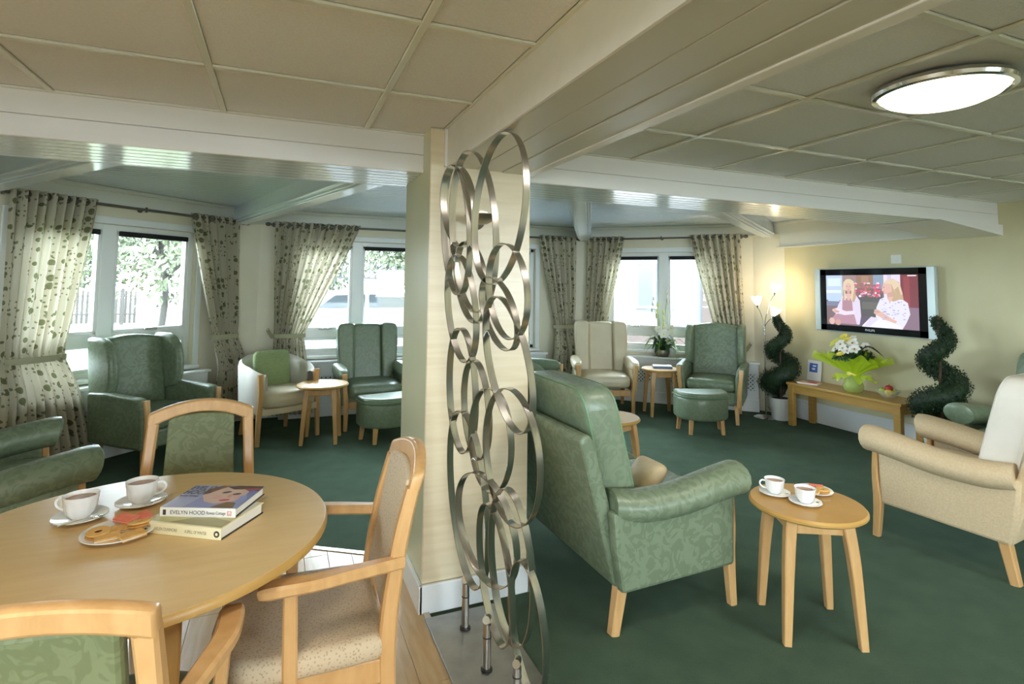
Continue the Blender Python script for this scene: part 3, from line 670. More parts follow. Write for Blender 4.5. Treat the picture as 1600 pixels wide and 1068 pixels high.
# ================================================================== TABLES
def side_table(label, loc, rz, h=.52, r=.233, top='table_top', r_leg=.17):
    t = thing('side_table', label, 'side table', loc, rz=rz, group='round side tables')
    ob('table_top', lathe([(.001,h-.024),(r-.012,h-.024),(r,h-.016),(r,h-.008),(r-.008,h),(.001,h)], 56), top, t, angle=60)
    ob('edge_band', lathe([(r-.010,h-.0245),(r+.0008,h-.016),(r+.0008,h-.008),(r-.007,h+.0004)], 56), 'table_edge', t)
    q = r_leg*R2
    for sx in (-1,1):
        for sy in (-1,1): ob('leg', sweep([(sx*q*.92,sy*q*.92,h-.024),(sx*q*1.08,sy*q*1.08,h-.2),(sx*q*1.24,sy*q*1.24,.0)], [.046,.042,.030], [.046,.042,.030], up=(0,1,0), r=.2), 'beech', t)
    for a in range(4): ob('apron', tr(rbox(-q*.92,q*.92,q*.92-.010,q*.92+.008,h-.09,h-.024,.003), rz=a*PI/2), 'beech', t)
    return t
side_table('round beech side table in front, carrying two teacups', (2.165,1.80,0), math.radians(62))
side_table('round side table standing beside the cream tub chair', (.40,5.49,0), math.radians(-12))
side_table('small round side table between cream chair and right wing chair', (4.08,5.29,0), math.radians(-20), r=.215)
side_table('round side table mostly hidden behind the sofa back', (2.22,3.46,0), math.radians(20), r=.215)

dt = thing('dining_table', 'round light wood dining table holding cups and books', 'table', (-.352,1.924,0))
ob('table_top', lathe([(.001,.702),(.508,.702),(.517,.708),(.518,.722),(.512,.730),(.001,.730)], 96), 'table_top', dt, angle=60)
ob('edge_band', lathe([(.506,.7015),(.5185,.708),(.5190,.7215),(.514,.7290)], 96), 'table_edge', dt)
for k in range(4):
    a = math.radians(20+90*k); x, y = .37*math.cos(a), .37*math.sin(a)
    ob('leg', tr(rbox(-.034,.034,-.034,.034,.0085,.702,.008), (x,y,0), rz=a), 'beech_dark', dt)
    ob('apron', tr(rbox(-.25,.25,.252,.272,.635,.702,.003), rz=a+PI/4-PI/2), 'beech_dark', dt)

def dining_chair(label, loc, face, fab, arms=True, gap=.035):
    t = thing('dining_chair', label, 'dining chair', loc, face, 'dining chairs around the round table')
    seat = [(-.225,.20)]+[(-.235+.0*k, .10) for k in range(1)]+[(-.24*math.cos(a)**1 if True else 0, -.12-.14*math.sin(a)) for a in (PI*k/14 for k in range(15))]+[(.235,.10),(.225,.20)]
    ob('seat_pad', prism(seat, .405, .475, 'xy', .028, 3), fab, t)
    ob('front_rail', rbox(-.20,.20,-.215,-.19,.345,.41,.004), 'beech', t); ob('rear_rail', rbox(-.18,.18,.195,.22,.345,.41,.004), 'beech', t)
    for sg in (-1,1):
        ob('rear_post', sweep([(sg*.202,.26,.0085),(sg*.200,.215,.25),(sg*.200,.205,.46),(sg*.188,.232,.68),(sg*.179,.272,.850)], [.034,.036,.038,.040,.042], [.040,.046,.050,.044,.036], up=(0,-1,0), r=.35), 'beech', t)
        ob('side_rail', rbox(sg*.205-.012,sg*.205+.012,-.20,.21,.345,.41,.004), 'beech', t)
        if arms:
            ob('front_leg', leg((sg*.205,-.20,.41),(sg*.21,-.205,.0085),.038,.032), 'beech', t); ob('arm_support', sweep([(sg*.222,-.045,.33),(sg*.232,-.05,.45),(sg*.246,-.055,.65)], [.026,.028,.026], [.036,.038,.036], up=(0,1,0), r=.35), 'beech', t)
            ob('armrest', sweep([(sg*.200,.245,.655),(sg*.235,.10,.662),(sg*.255,.0,.664),(sg*.248,-.10,.660),(sg*.244,-.13,.654)], [.034,.046,.052,.056,.036], [.034,.032,.030,.032,.022], r=.45), 'beech', t)
        else: ob('front_leg', leg((sg*.205,-.20,.41),(sg*.21,-.205,.0085),.038,.032), 'beech', t)
    xs = [-.2+.4*k/16 for k in range(17)]
    arc = [(x, .936-.044*(x/.2)**2) for x in xs]+[(x, .886-.054*(x/.2)**2) for x in xs[::-1]]
    ob('crest_rail', mp(prism(arc, -.018, .018, 'xz', .008, 2), lambda x,y,z: (x, y+.282+.022*(1-(x/.2)**2)+(z-.88)*.3, z)), 'beech', t)
    hw = .178-gap
    o_ = [(-hw-.01,.50),(hw+.01,.50),(hw,.862)]+[(hw*math.cos(a), .862+.022*math.sin(a)) for a in (PI*k/10 for k in range(1,10))]+[(-hw,.862)]
    ob('back_panel', mp(prism(o_, -.018, .018, 'xz', .012, 2), lambda x,y,z: (x, .205+y+.072*((z-.46)/.42)**1.3+.02*math.cos(x*8)-.005, z)), fab, t)
    ob('lower_back_rail', sweep([(-.19,.222,.505),(0,.235,.505),(.19,.222,.505)], .026, .040, r=.3), 'beech', t)
    return t
dining_chair('green upholstered dining chair on the far side of the table', (-.275,2.49,0), (.05,-1), 'green_seat', False, .054)
dining_chair('beech dining armchair with spotted cream seat beside the pillar', (.117,1.845,0), (-1,.03), 'cream_spot', True, .018)
dining_chair('green upholstered dining armchair nearest the camera, back turned', (-.335,1.455,0), (.12,.98), 'green_seat', True, .032)

# television bench
bn = thing('television_bench', 'long low wooden bench table below the television', 'bench table', (5.25,3.83,0), rz=0)
ob('bench_top', rbox(-.19,.175,-.60,.60,.425,.452,.006), 'bench_wood', bn)
for sx in (-1,1): ob('long_rail', rbox(sx*.155-.012,sx*.155+.012,-.56,.56,.345,.425,.003), 'bench_wood', bn)
for sy in (-1,1):
    ob('short_rail', rbox(-.16,.15,sy*.555-.012,sy*.555+.012,.345,.425,.003), 'bench_wood', bn)
    for sx in (-1,1): ob('leg', rbox(sx*.152-.030,sx*.152+.022,sy*.555-.032,sy*.555+.032,.0,.425,.005), 'bench_wood', bn)

# ================================================================== SCULPTURE
sc_ = thing('ring_sculpture', 'tall sculpture of linked brushed steel rings on a metal plate', 'sculpture', (0,0,0))
SD = Vector((.40,-.917,0)).normalized(); SN = Vector((-SD.y, SD.x, 0))
SP = {'A': Vector((.74,2.29,0)), 'B': Vector((.77,2.05,0))}
RINGS = [('B',.038,1.750,.300,.137,-1.719),('A',.045,1.683,.350,.125,-1.478),('A',-.067,1.694,.291,.103,-1.444),('A',-.056,1.799,.187,.089,-1.386),('A',.037,1.463,.178,.088,-1.297),('B',.088,1.429,.185,.109,-1.369),('B',.099,1.156,.259,.091,-1.299),('B',.044,1.343,.157,.086,-.973),('A',-.022,1.350,.233,.084,-1.401),('A',-.008,1.002,.262,.079,-1.497),('A',.082,.935,.201,.087,-1.427),('A',.171,.829,.205,.101,-1.514),('B',.121,.818,.246,.148,-1.433),('A',.041,.569,.350,.111,-1.392),('B',-.009,.517,.210,.132,-1.169),('B',.043,.372,.245,.091,-1.327),('B',.126,.425,.272,.094,-1.456),('B',.211,.245,.220,.077,-1.408)]
for k, (pl, q0, z0, a, b, th) in enumerate(RINGS):
    tw = math.sin(k*2.4)*.07
    def at(f, o=0):
        x, y = a*math.cos(f), b*math.sin(f); q = q0+x*math.cos(th)-y*math.sin(th); z = z0+x*math.sin(th)+y*math.cos(th)
        p_ = SP[pl]+SD*(q)+SN*((q-q0)*tw*2); kk = 1-.085*max(0,min(1,(z-.35)/1.7)); return Vector((p_.x*kk, p_.y*kk, 1.45+(z-1.45)*kk))
    n = 72; v = []; fc = []
    for i in range(n):
        f = 2*PI*i/n; p = at(f); ta = (at(f+.01)-at(f-.01)).normalized(); nn = (SN+SD*tw*.4).normalized(); nr = ta.cross(nn).normalized()
        for x, y in ((-.0165,-.0015),(.0165,-.0015),(.0165,.0015),(-.0165,.0015)): v.append(tuple(p+nn*x+nr*y))
    for i in range(n):
        for j in range(4): fc.append((i*4+j, i*4+(j+1)%4, ((i+1)%n)*4+(j+1)%4, ((i+1)%n)*4+j))
    ob('ring', (v,fc), 'steel', sc_, angle=30)
ob('base_plate', rbox(.628,.945,1.66,2.43,.001,.016,.003), 'steel_plate', sc_)
for x, y, h in ((.768,2.30,.20),(.765,2.03,.185),(.815,1.86,.12)):
    p = ob('post', cyl((x,y,.016),(x,y,h), .0155, n=20), 'steel', sc_)
    ob('weld_collar', join(cyl((x,y,.016),(x,y,.022), .022, n=20), cyl((x,y,h*.72),(x,y,h*.72+.004), .0165, n=20)), 'cover_black', p)
    c = ob('clamp_sleeve', cyl((x-.012,y-.02,h+.022),(x+.012,y+.022,h+.008), .014, n=18), 'chrome', sc_)

# wall sconce on the pillar
sn = thing('wall_sconce', 'small pewter dish wall light on the pillar behind the rings', 'wall light', (.85,PY0-.012,1.755))
ob('wall_plate', tr(lathe([(.0,0),(.045,0),(.045,.008),(.03,.018),(.0,.02)], 24), rx=PI/2), 'pewter', sn)
ob('bracket_arm', tube([(0,-.01,0),(0,-.04,-.01),(0,-.065,-.005)], .007, 8), 'pewter', sn)
ob('dish', mp(lathe([(.001,-.028),(.03,-.022),(.062,-.004),(.078,.016),(.075,.018),(.058,.002),(.03,-.012),(.001,-.016)], 32), lambda x,y,z: (x,y-.085,z)), 'pewter', sn)
ob('bulb', mp(lathe([(.001,.0),(.022,.004),(.032,.022),(.028,.044),(.001,.052)], 20), lambda x,y,z: (x,y-.085,z-.012)), 'sconce_glow', sn)

# ================================================================== LIGHTS OF THE ROOM, WITH ADDED FILL LAMPS
def ceiling_lamp(loc, label, watts):
    t = thing('ceiling_lamp', label, 'ceiling light', loc, group='round flush ceiling lamps')
    ob('trim_ring', lathe([(.19,0),(.205,-.004),(.212,-.018),(.208,-.030),(.195,-.034),(.188,-.028),(.188,-.004)], 64), 'chrome', t)
    ob('lamp_diffuser', lathe([(.187,-.018),(.187,-.026),(.17,-.044),(.13,-.062),(.07,-.074),(.001,-.078)], 64), 'lamp_glass', t)
    ob('back_plate', lathe([(.001,-.004),(.19,-.004),(.19,-.008),(.001,-.008)], 32), 'chrome', t)
    l = bpy.data.lights.new('lamp_light', 'AREA'); l.shape = 'DISK'; l.size = .40; l.energy = watts; l.color = (1,.89,.77)
    o = bpy.data.objects.new('lamp_light', l); COL.objects.link(o); o.parent = t; o.location = (0,0,-.083)
    return t
ceiling_lamp((2.14,1.19,ZC-.004), 'round flush ceiling lamp with glowing glass and chrome ring', LAMP_W)
ceiling_lamp((3.9,-.3,ZC-.004), 'added unseen fill lamp behind the camera on the lounge side', LAMP_W)  # this and the next three are unseen lamps added as warm fill
ceiling_lamp((-.55,.60,ZC-.004), 'added unseen fill lamp above the near end of the dining table', LAMP_W)
ceiling_lamp((-.55,-1.3,ZC-.004), 'added unseen fill lamp behind the camera on the dining side', LAMP_W)
ceiling_lamp((2.14,-1.6,ZC-.004), 'added unseen fill lamp by the windows behind the camera', LAMP_W)
fl = thing('floor_lamp', 'slim chrome floor lamp with three lit tulip shades', 'floor lamp', (5.10,4.74,0))
ob('base', lathe([(.001,0),(.125,0),(.125,.006),(.10,.018),(.04,.026),(.014,.034),(.001,.036)], 40), 'chrome', fl)
ob('pole', cyl((0,0,.03),(0,0,1.0), .0085, n=12), 'chrome', fl)
ob('collar', cyl((0,0,.98),(0,0,1.02), .013, n=14), 'chrome', fl)
cr_, ci = Vector((_r.x,_r.y,0)), Vector((_f.x,_f.y,0))
for k, (a, z, dn) in enumerate((((.10,-.03),1.38,(.25,0)), ((-.062,.02),1.235,(-.10,0)), ((.06,-.06),1.12,(.42,-.1)))):
    e = cr_*a[0]+ci*a[1]; e.z = z; d = (cr_*dn[0]+ci*dn[1]+Vector((0,0,1))).normalized()
    arm = ob('arm', tube([(0,0,1.0), (e.x*.18,e.y*.18,1.0+(z-1.0)*.35), (e.x*.6,e.y*.6,1.0+(z-1.0)*.75), tuple(e)], [.0055,.005,.004,.004], 8), 'chrome', fl)
    ob('socket', cyl(tuple(e-d*.01), tuple(e+d*.025), .011, .017, 14), 'chrome', arm)
    s, u = frame_of(d, Vector((1,0,0)))
    def tulip(uu, vv):
        a_ = uu*2*PI; pet = .5+.5*math.cos(6*a_); r = .014+.036*math.sin(min(1,vv*1.15)*PI*.52)+(.012*pet*max(0,vv-.6))
        h = .105*vv*(.80+.20*(pet if vv > .7 else 1)); r *= 1+.10*pet*vv; p = e+d*(.022+h)+(s*math.cos(a_)+u*math.sin(a_))*r; return tuple(p)
    ob('lamp_shade', grid(tulip, 48, 10, wrap=True), 'tulip_glass', fl)
    l = bpy.data.lights.new('lamp_light', 'POINT'); l.energy = 1.7; l.shadow_soft_size = .03; l.color = (1,.80,.52)
    o = bpy.data.objects.new('lamp_light', l); COL.objects.link(o); o.parent = fl; o.location = e+d*.145
ob('cord', tube([(.02,-.02,.006),(.10,.06,.006),(.18,.04,.006),(.22,.12,.03),(.20,.16,.08)], .003, 6), 'cover_black', fl)

# ================================================================== TELEVISION WALL
tv = thing('television', 'wall-mounted flat television showing two seated women talking', 'television', (5.45,3.69,1.34))
def T3(u, v, d): return (-.096-d, .46-u*.92, .255-v*.51)     # picture coordinates on the screen
ob('wall_bracket', rbox(-.05,-.001,-.25,.25,-.2,.2,.006), 'tv_black', tv)
ob('cabinet', rbox(-.09,-.045,-.60,.60,-.33,.33,.012), 'tv_silver', tv)
ob('bezel', join(rbox(-.0965,-.085,-.53,.53,.257,.318,.003), rbox(-.0965,-.085,-.53,.53,-.318,-.257,.003), rbox(-.0965,-.085,.462,.53,-.318,.318,.003), rbox(-.0965,-.085,-.53,-.462,-.318,.318,.003)), 'tv_black', tv)
ob('speaker_strip', rbox(-.0955,-.085,.532,.598,-.325,.325,.004), 'tv_silver', tv); ob('speaker_strip', rbox(-.0955,-.085,-.598,-.532,-.325,.325,.004), 'tv_silver', tv)
scr = ob('screen', rbox(-.0935,-.085,-.4625,.4625,-.2575,.2575,.002), 'tv_black', tv)
rn = random.Random(3)
SK, SK2, HA, HA2 = (.62,.38,.32), (.52,.29,.24), (.62,.50,.34), (.45,.31,.19)
pic = [(rect(0,0,1,1),(.16,.10,.12)), (rect(0,0,.20,.50),(.42,.52,.66)), (rect(.02,.06,.18,.22),(.58,.68,.80)), (rect(0,.30,.18,.36),(.62,.70,.80)), (rect(.02,.42,.16,.53),(.40,.52,.72)),
       (rect(0,.54,.24,.62),(.16,.18,.28)), (rect(.20,0,.36,.32),(.28,.20,.20)), (rect(.36,0,.55,.26),(.26,.15,.11)), (rect(.42,.02,.50,.2),(.34,.20,.13)), (rect(.55,0,.66,.26),(.22,.28,.38)), (rect(.66,0,.83,.62),(.66,.58,.72)), (rect(.70,0,.74,.6),(.54,.46,.62)),
       (rect(.83,0,1,.66),(.16,.02,.03)), (rect(.86,.05,.92,.6),(.24,.035,.04)), (rect(.90,.012,.985,.03),(.8,.8,.85)), (rect(.80,.60,1,1),(.20,.12,.17)),
       ([(.36,.40),(.64,.36),(.64,.86),(.40,.90)],(.075,.07,.07)), (rect(.42,.52,.60,.66),(.12,.11,.10)), (rect(.38,.80,.62,1),(.10,.07,.11))]
for k in range(85):
    x, y = rn.uniform(.34,.63), rn.uniform(.16,.42); c = rn.choice([(.72,.08,.16),(.80,.30,.42),(.62,.05,.10),(.75,.62,.72),(.30,.10,.14),(.12,.16,.07)])
    pic.append((ell(x,y,rn.uniform(.010,.02),rn.uniform(.012,.026),8), c))
pic += [ # woman on the left
   ([(.20,.42),(.27,.38),(.36,.40),(.40,.50),(.41,.80),(.39,.97),(.12,.97),(.10,.84),(.14,.62)],(.62,.54,.68)),
   ([(.10,.80),(.20,.74),(.33,.76),(.36,.97),(.05,.97),(.06,.90)],(.40,.22,.28)), ([(.20,.46),(.31,.46),(.32,.76),(.19,.76)],(.36,.20,.24)),
   (ell(.065,.93,.035,.07,12),SK), (ell(.14,.95,.035,.06,12),SK2),
   ([(.205,.30),(.215,.14),(.25,.08),(.29,.075),(.335,.12),(.345,.25),(.355,.42),(.33,.52),(.30,.50),(.305,.3),(.235,.3),(.24,.5),(.21,.5)],HA),
   (ell(.272,.24,.036,.088,18),SK), (rect(.255,.31,.292,.38),SK2), ([(.235,.37),(.31,.37),(.285,.50),(.26,.50)],SK), ([(.235,.17),(.25,.11),(.30,.10),(.315,.2),(.30,.15),(.25,.155)],HA),
   (ell(.257,.225,.007,.006,8),(.08,.05,.06)), (ell(.287,.225,.007,.006,8),(.08,.05,.06)), (ell(.272,.288,.012,.006,10),(.45,.12,.14)), ([(.272,.23),(.266,.262),(.278,.262)],SK2),
   ([(.345,.26),(.36,.42),(.335,.54),(.315,.52),(.33,.36)],HA2), ([(.225,.28),(.22,.5),(.205,.48),(.21,.3)],HA2),
   ([(.08,.70),(.12,.66),(.24,.72),(.34,.70),(.34,.77),(.22,.80),(.10,.76)],(.66,.58,.72)), (ell(.10,.71,.030,.034,12),SK), (ell(.13,.735,.030,.022,12),SK2),
   # woman on the right
   ([(.62,.46),(.70,.40),(.82,.42),(.90,.52),(.92,.72),(.88,.88),(.84,1),(.60,.90),(.57,.80),(.58,.62)],(.64,.62,.74)),
   ([(.42,.98),(.52,.80),(.66,.84),(.82,.94),(.84,1),(.42,1)],(.72,.68,.80)), ([(.52,.80),(.60,.84),(.50,.99),(.44,.99)],(.60,.55,.68)),
   ([(.66,.18),(.70,.10),(.76,.08),(.82,.14),(.85,.32),(.86,.46),(.82,.46),(.76,.50),(.70,.46),(.69,.3)],HA2),
   ([(.645,.26),(.66,.16),(.72,.14),(.745,.20),(.745,.33),(.71,.37),(.67,.36),(.655,.33),(.640,.30)],SK), ([(.70,.34),(.75,.32),(.74,.42),(.70,.46)],SK2), ([(.70,.42),(.76,.41),(.72,.54)],SK),
   ([(.66,.16),(.70,.09),(.78,.09),(.83,.18),(.85,.36),(.80,.40),(.77,.30),(.745,.18)],HA), ([(.77,.28),(.81,.22),(.84,.40),(.80,.42)],HA2), (ell(.664,.235,.008,.006,8),(.08,.05,.05)), (ell(.657,.315,.012,.008,8),(.46,.13,.14)),
   ([(.56,.66),(.60,.66),(.74,.82),(.79,.86),(.77,.90),(.66,.84),(.55,.73)],SK), (ell(.585,.70,.030,.028,12),SK2)]
for k in range(40):
    x, y = rn.uniform(.63,.89), rn.uniform(.46,.84)
    if y < .5 and .68 < x < .78: continue
    pic.append((ell(x,y,rn.uniform(.006,.014),rn.uniform(.008,.018),7,rn.uniform(0,3)), rn.choice([(.38,.36,.56),(.44,.42,.60),(.30,.28,.46)])))
picture('screen_image', pic, 'screen_picture', scr, T3, .00003)
text('brand_lettering', 'PHILIPS', .030, 'logo', tv, Matrix(((0,0,-1,-.0968),(-1,0,0,0),(0,1,0,-.298),(0,0,0,1))), 'CENTER')
sw = thing('wall_socket', 'white square socket plate above the television', 'socket', (5.45,3.475,1.745))
ob('plate', rbox(-.010,-.001,-.048,.048,-.042,.042,.003), 'plastic_white', sw); ob('switch', rbox(-.014,-.009,-.012,.012,-.018,.018,.002), 'plastic_white', sw)
nc = thing('notice_card', 'white card with a blue square leaning on the wall behind the bench', 'card', (5.41,4.37,.4535))
ob('card', mp(rbox(-.003,.003,-.085,.085,0,.215,.001), lambda x,y,z: (x+z*.12,y,z)), 'cover_white', nc)
ob('blue_panel', mp(box(-.0042,-.003,-.038,.06,.09,.185), lambda x,y,z: (x+z*.12,y,z)), 'notice_blue', nc, smooth=False)
ob('printed_mark', mp(join(box(-.0052,-.0042,-.02,.02,.15,.165), box(-.0052,-.0042,-.01,.03,.115,.135)), lambda x,y,z: (x+z*.12,y,z)), 'cover_white', nc, smooth=False)
bk = thing('booklet', 'pink and white booklet lying on the bench end', 'booklet', (5.20,4.25,.4525), rz=.3)
ob('pages', rbox(-.07,.07,-.10,.10,.0,.012,.002), 'paper', bk); ob('front_cover', rbox(-.072,.072,-.102,.102,.012,.0145,.001), 'wafer_cream', bk)
ob('cover_print', box(-.05,.05,-.07,.03,.0145,.0150), 'ink_red', bk, smooth=False)

# ---------------- leaves helper
def leaf_cloud(points, size, seed=1, tilt=1.0):
    r = random.Random(seed); v = []; f = []
    for p, nrm in points:
        s = size*r.uniform(.7,1.3); a = r.uniform(0,2*PI); n_ = (Vector(nrm)+Vector((r.uniform(-1,1),r.uniform(-1,1),r.uniform(-1,1)))*tilt).normalized()
        x, y = frame_of(n_, Vector((math.cos(a),math.sin(a),.3))); o = len(v); p = Vector(p)
        v += [tuple(p-x*s*.1), tuple(p+x*s*.5+y*s*.28+n_*s*.1), tuple(p+x*s*1.1), tuple(p+x*s*.5-y*s*.28+n_*s*.1)]; f.append((o,o+1,o+2,o+3))
    return v, f
def topiary(label, loc, ph, seed, h0=.24, s=1.0):
    t = thing('spiral_topiary', label, 'topiary', loc, group='spiral topiary trees beside the bench', s=s)
    ob('pot', lathe([(.001,0),(.085,0),(.10,.02),(.125,.18),(.13,.245),(.12,.25),(.112,.235),(.001,.235)], 36), 'pot_white', t)
    ob('soil', lathe([(.001,.232),(.113,.232),(.113,.238),(.001,.240)], 24), 'soil', t)
    ob('trunk', cyl((0,0,.22),(0,0,1.20), .014, .008, 10), 'bark', t)
    r = random.Random(seed); P = []; Rr = []; turns = 2.35
    for i in range(60):
        q = i/59; a = ph+turns*2*PI*q; R_ = .128*(1-q)**.6+.012; z = h0+.06+.88*q; P.append((R_*math.cos(a), R_*math.sin(a), z)); Rr.append(.088*(1-q)**.75+.034)
    fo = ob('foliage_core', tube(P, [x*.78 for x in Rr], 12, sm=1), 'leaf_dark', t)
    pts = []
    for k in range(7000):
        i = r.random()**.8; j = min(58,int((1-i)*59)); 
        j = r.choices(range(59), [Rr[m]**1.2 for m in range(59)])[0] if k % 40 == 0 else j
        q = r.random(); c = Vector(P[j]).lerp(Vector(P[j+1]), q); d = (Vector(P[j+1])-Vector(P[j])).normalized(); s_, u = frame_of(d, Vector((0,0,1))); a = r.uniform(0,2*PI)
        nrm = s_*math.cos(a)+u*math.sin(a); pts.append((c+nrm*Rr[j]*r.uniform(.72,1.08), nrm))
    lv = ob('leaves', leaf_cloud(pts, .018, seed), 'leaf_dark', t, smooth=False, fix=False); lv['kind'] = 'stuff'
    return t
topiary('spiral topiary in a white pot beside the floor lamp', (5.20,4.62,0), .4, 5, s=.97)
topiary('spiral topiary at the right end of the television bench', (5.14,2.95,0), 5.6, 6, s=1.03)

# ---------------- bouquet on the bench
bq = thing('bouquet', 'bouquet of lilies in yellow-green wrapping on the bench', 'flowers', (5.22,3.78,.4525))
rb = random.Random(12)
ob('vase', lathe([(.001,0),(.070,0),(.088,.02),(.092,.06),(.070,.12),(.048,.17),(.055,.20),(.050,.20),(.040,.17),(.062,.12),(.080,.06),(.001,.012)], 36), 'cellophane', bq)
for k in range(16):
    a = k*2.4; r_ = .03+.03*rb.random(); ob('stem', tube([(r_*1.3*math.cos(a),r_*1.3*math.sin(a),.015),(.018*math.cos(a),.018*math.sin(a),.17),(.10*math.cos(a+.3),.10*math.sin(a+.3),.38)], .0045, 6), 'leaf_lime', bq)
def ruffle(R0, R1, z0, z1, n, sd):
    def fn(u, v):
        a = 2*PI*u; w = math.sin(n*a+sd)*.6+math.sin((n*2+1)*a+sd*2)*.4
        r = R0+(R1-R0)*v**1.1; r *= 1+.16*v*math.sin(3*a+sd)+.10*v*math.sin(5*a+2*sd); return (r*math.cos(a)*.62, r*math.sin(a)*1.18, z0+(z1-z0)*v+.045*w*v)
    return grid(fn, 120, 12, wrap=True)
ob('wrapping', ruffle(.05,.30,.17,.34,7,1), 'tulle', bq); ob('wrapping', ruffle(.05,.24,.16,.31,6,2.5), 'tulle', bq)
ob('wrapping', ruffle(.05,.17,.17,.13,5,4), 'tulle', bq); ob('wrapping', ruffle(.05,.13,.18,.36,6,.5), 'tulle', bq)
ob('ribbon', lathe([(.05,.155),(.056,.165),(.056,.185),(.05,.195)], 24), 'petal_yellow', bq)
pts = []
for k in range(520):
    a = rb.uniform(0,2*PI); r_ = .15*math.sqrt(rb.random()); pts.append(((r_*math.cos(a), r_*1.15*math.sin(a), .34+.09*rb.random()*(1-r_/.2)), (math.cos(a)*.6,math.sin(a)*.6,.8)))
lv = ob('leaves', leaf_cloud(pts, .05, 8), 'leaf', bq, smooth=False, fix=False); lv['kind'] = 'stuff'
for k in range(9):
    a = -.5+k*.12; ob('palm_leaf', sweep([(0,-.05,.38),(0-.01*k,-.13-.012*k,.44+.004*k),(-.03+.012*k,-.20-.008*k,.46-.012*k)], [.004,.012,.002], .0015, n=4), 'leaf_dark', bq)
def flower(par, name, c, nrm, size, mat, petals=6, curl=.5, centre='stamen', wid=.34):
    n_ = Vector(nrm).normalized(); s_, u = frame_of(n_, Vector((0,0,1)) if abs(n_.z) < .9 else Vector((1,0,0))); gs = []
    for k in range(petals):
        a = 2*PI*k/petals; d = s_*math.cos(a)+u*math.sin(a); e = n_.cross(d)
        def fn(uu, vv): 
            w = math.sin(PI*min(1,vv*.96+.04))**.7*wid*size*(uu-.5); l = size*vv; return tuple(Vector(c)+d*l*(.9)+n_*(size*.45*math.sin(vv*PI*.55)-curl*size*.5*vv*vv+.12*size*abs(uu-.5))+e*w*2)
        gs.append(grid(fn, 4, 6))
    o = ob(name, join(*gs), mat, par, fix=False)
    ob('flower_centre', tr(pad(0,0,0,size*.22,size*.22,size*.3,1,8,6), tuple(Vector(c)+n_*size*.22)), centre, o); return o
for k, (y, z, x, s_) in enumerate(((-.03,.47,-.03,.085),(.05,.45,-.09,.08),(-.09,.42,-.09,.078),(.11,.40,-.08,.07),(.0,.42,-.13,.07),(-.05,.40,-.14,.06),(.02,.50,.04,.07),(-.12,.45,.02,.06))):
    flower(bq, 'lily', (x,y,z), (-.8+k*.05,y*3,.5), s_*.8, 'petal_white')
for k, (y, z, x) in enumerate(((.13,.47,.0),(.16,.45,-.03),(.10,.50,.02),(.07,.52,-.01),(.18,.47,.03),(.02,.49,-.04),(.14,.43,-.07),(-.01,.36,-.17))):
    flower(bq, 'chrysanthemum', (x,y,z), (-.5,y,.8), .05, 'petal_yellow' if k % 2 else 'petal_lime', 14, .2, 'petal_yellow', .16)
# ---------------- glass bowl of fruit
gb = thing('glass_bowl', 'shallow glass bowl of fruit on the bench', 'bowl', (5.26,3.47,.4525))
ob('bowl', lathe([(.001,.0),(.045,.0),(.05,.006),(.085,.04),(.105,.068),(.101,.069),(.080,.043),(.045,.012),(.001,.010)], 40, rib=lambda k,a: .02*math.cos(16*a) if 3 <= k <= 6 else 0), 'bowl_glass', gb)
def fruit(name, label, cat, loc, r, mat, squash=.92, grp='fruit in the glass bowl'):
    t = thing(name, label, cat, loc, group=grp)
    ob('skin', lathe([(.001,-r*squash*.93)]+[(r*math.sin(a)*(1-.06*math.cos(a)), -r*squash*math.cos(a)*(1-.12*math.exp(-(math.sin(a)*3)**2))) for a in (PI*k/14 for k in range(1,14))]+[(.001,r*squash*.84)], 24), mat, t)
    ob('stalk', tube([(0,0,r*.7),(.002,0,r*1.0),(.006,0,r*1.18)], .0025, 6), 'stem_brown', t)
fruit('apple', 'red apple on top of the fruit bowl', 'apple', (5.25,3.455,.4525+.085), .034, 'apple_red')
fruit('apple', 'green apple in the left of the fruit bowl', 'apple', (5.235,3.505,.4525+.049), .034, 'apple_green')
fruit('lemon', 'yellow lemon at the front of the fruit bowl', 'lemon', (5.225,3.445,.4525+.047), .031, 'lemon', 1.15)
fruit('apple', 'second green apple at the back of the fruit bowl', 'apple', (5.30,3.46,.4525+.050), .034, 'apple_green')

# ---------------- plant on the window sill
op = thing('sill_plant', 'flower arrangement with tall stems on the sill behind the small table', 'plant', tuple(W3.P(1.05,.085,.576)), s=1.4)
ob('pot', lathe([(.001,0),(.05,0),(.065,.03),(.062,.06),(.001,.055)], 24), 'pewter', op)
ro = random.Random(4); pts = []
for k in range(16):
    a = 2*PI*k/16+ro.uniform(-.2,.2); l = ro.uniform(.12,.17); up = ro.uniform(.02,.14)
    ob('broad_leaf', sweep([(0,0,.05),(math.cos(a)*l*.5,math.sin(a)*l*.5,.06+up),(math.cos(a)*l,math.sin(a)*l,.02+up*.6)], [.015,.06,.004], .003, n=5), 'leaf', op)
for k in range(18):
    a = ro.uniform(0,2*PI); l = ro.uniform(.15,.24); ob('trailing_blade', tube([(0,0,.06),(math.cos(a)*l*.6,math.sin(a)*l*.6,.16),(math.cos(a)*l,math.sin(a)*l,ro.uniform(-.02,.06) if math.cos(a-PI*1.25)>0 else .05)], [.003,.002,.001], 5), 'leaf_lime', op)
for x, y, z, s_ in ((-.03,-.06,.20,.06),(.05,-.04,.19,.055),(.0,-.02,.25,.05),(-.06,-.02,.24,.045),(.03,-.07,.14,.05),(.09,-.01,.25,.04)):
    flower(op, 'white_bloom', (x,y,z), (-.5,-.7,.6), s_, 'petal_white', 6, .4, 'petal_lime')
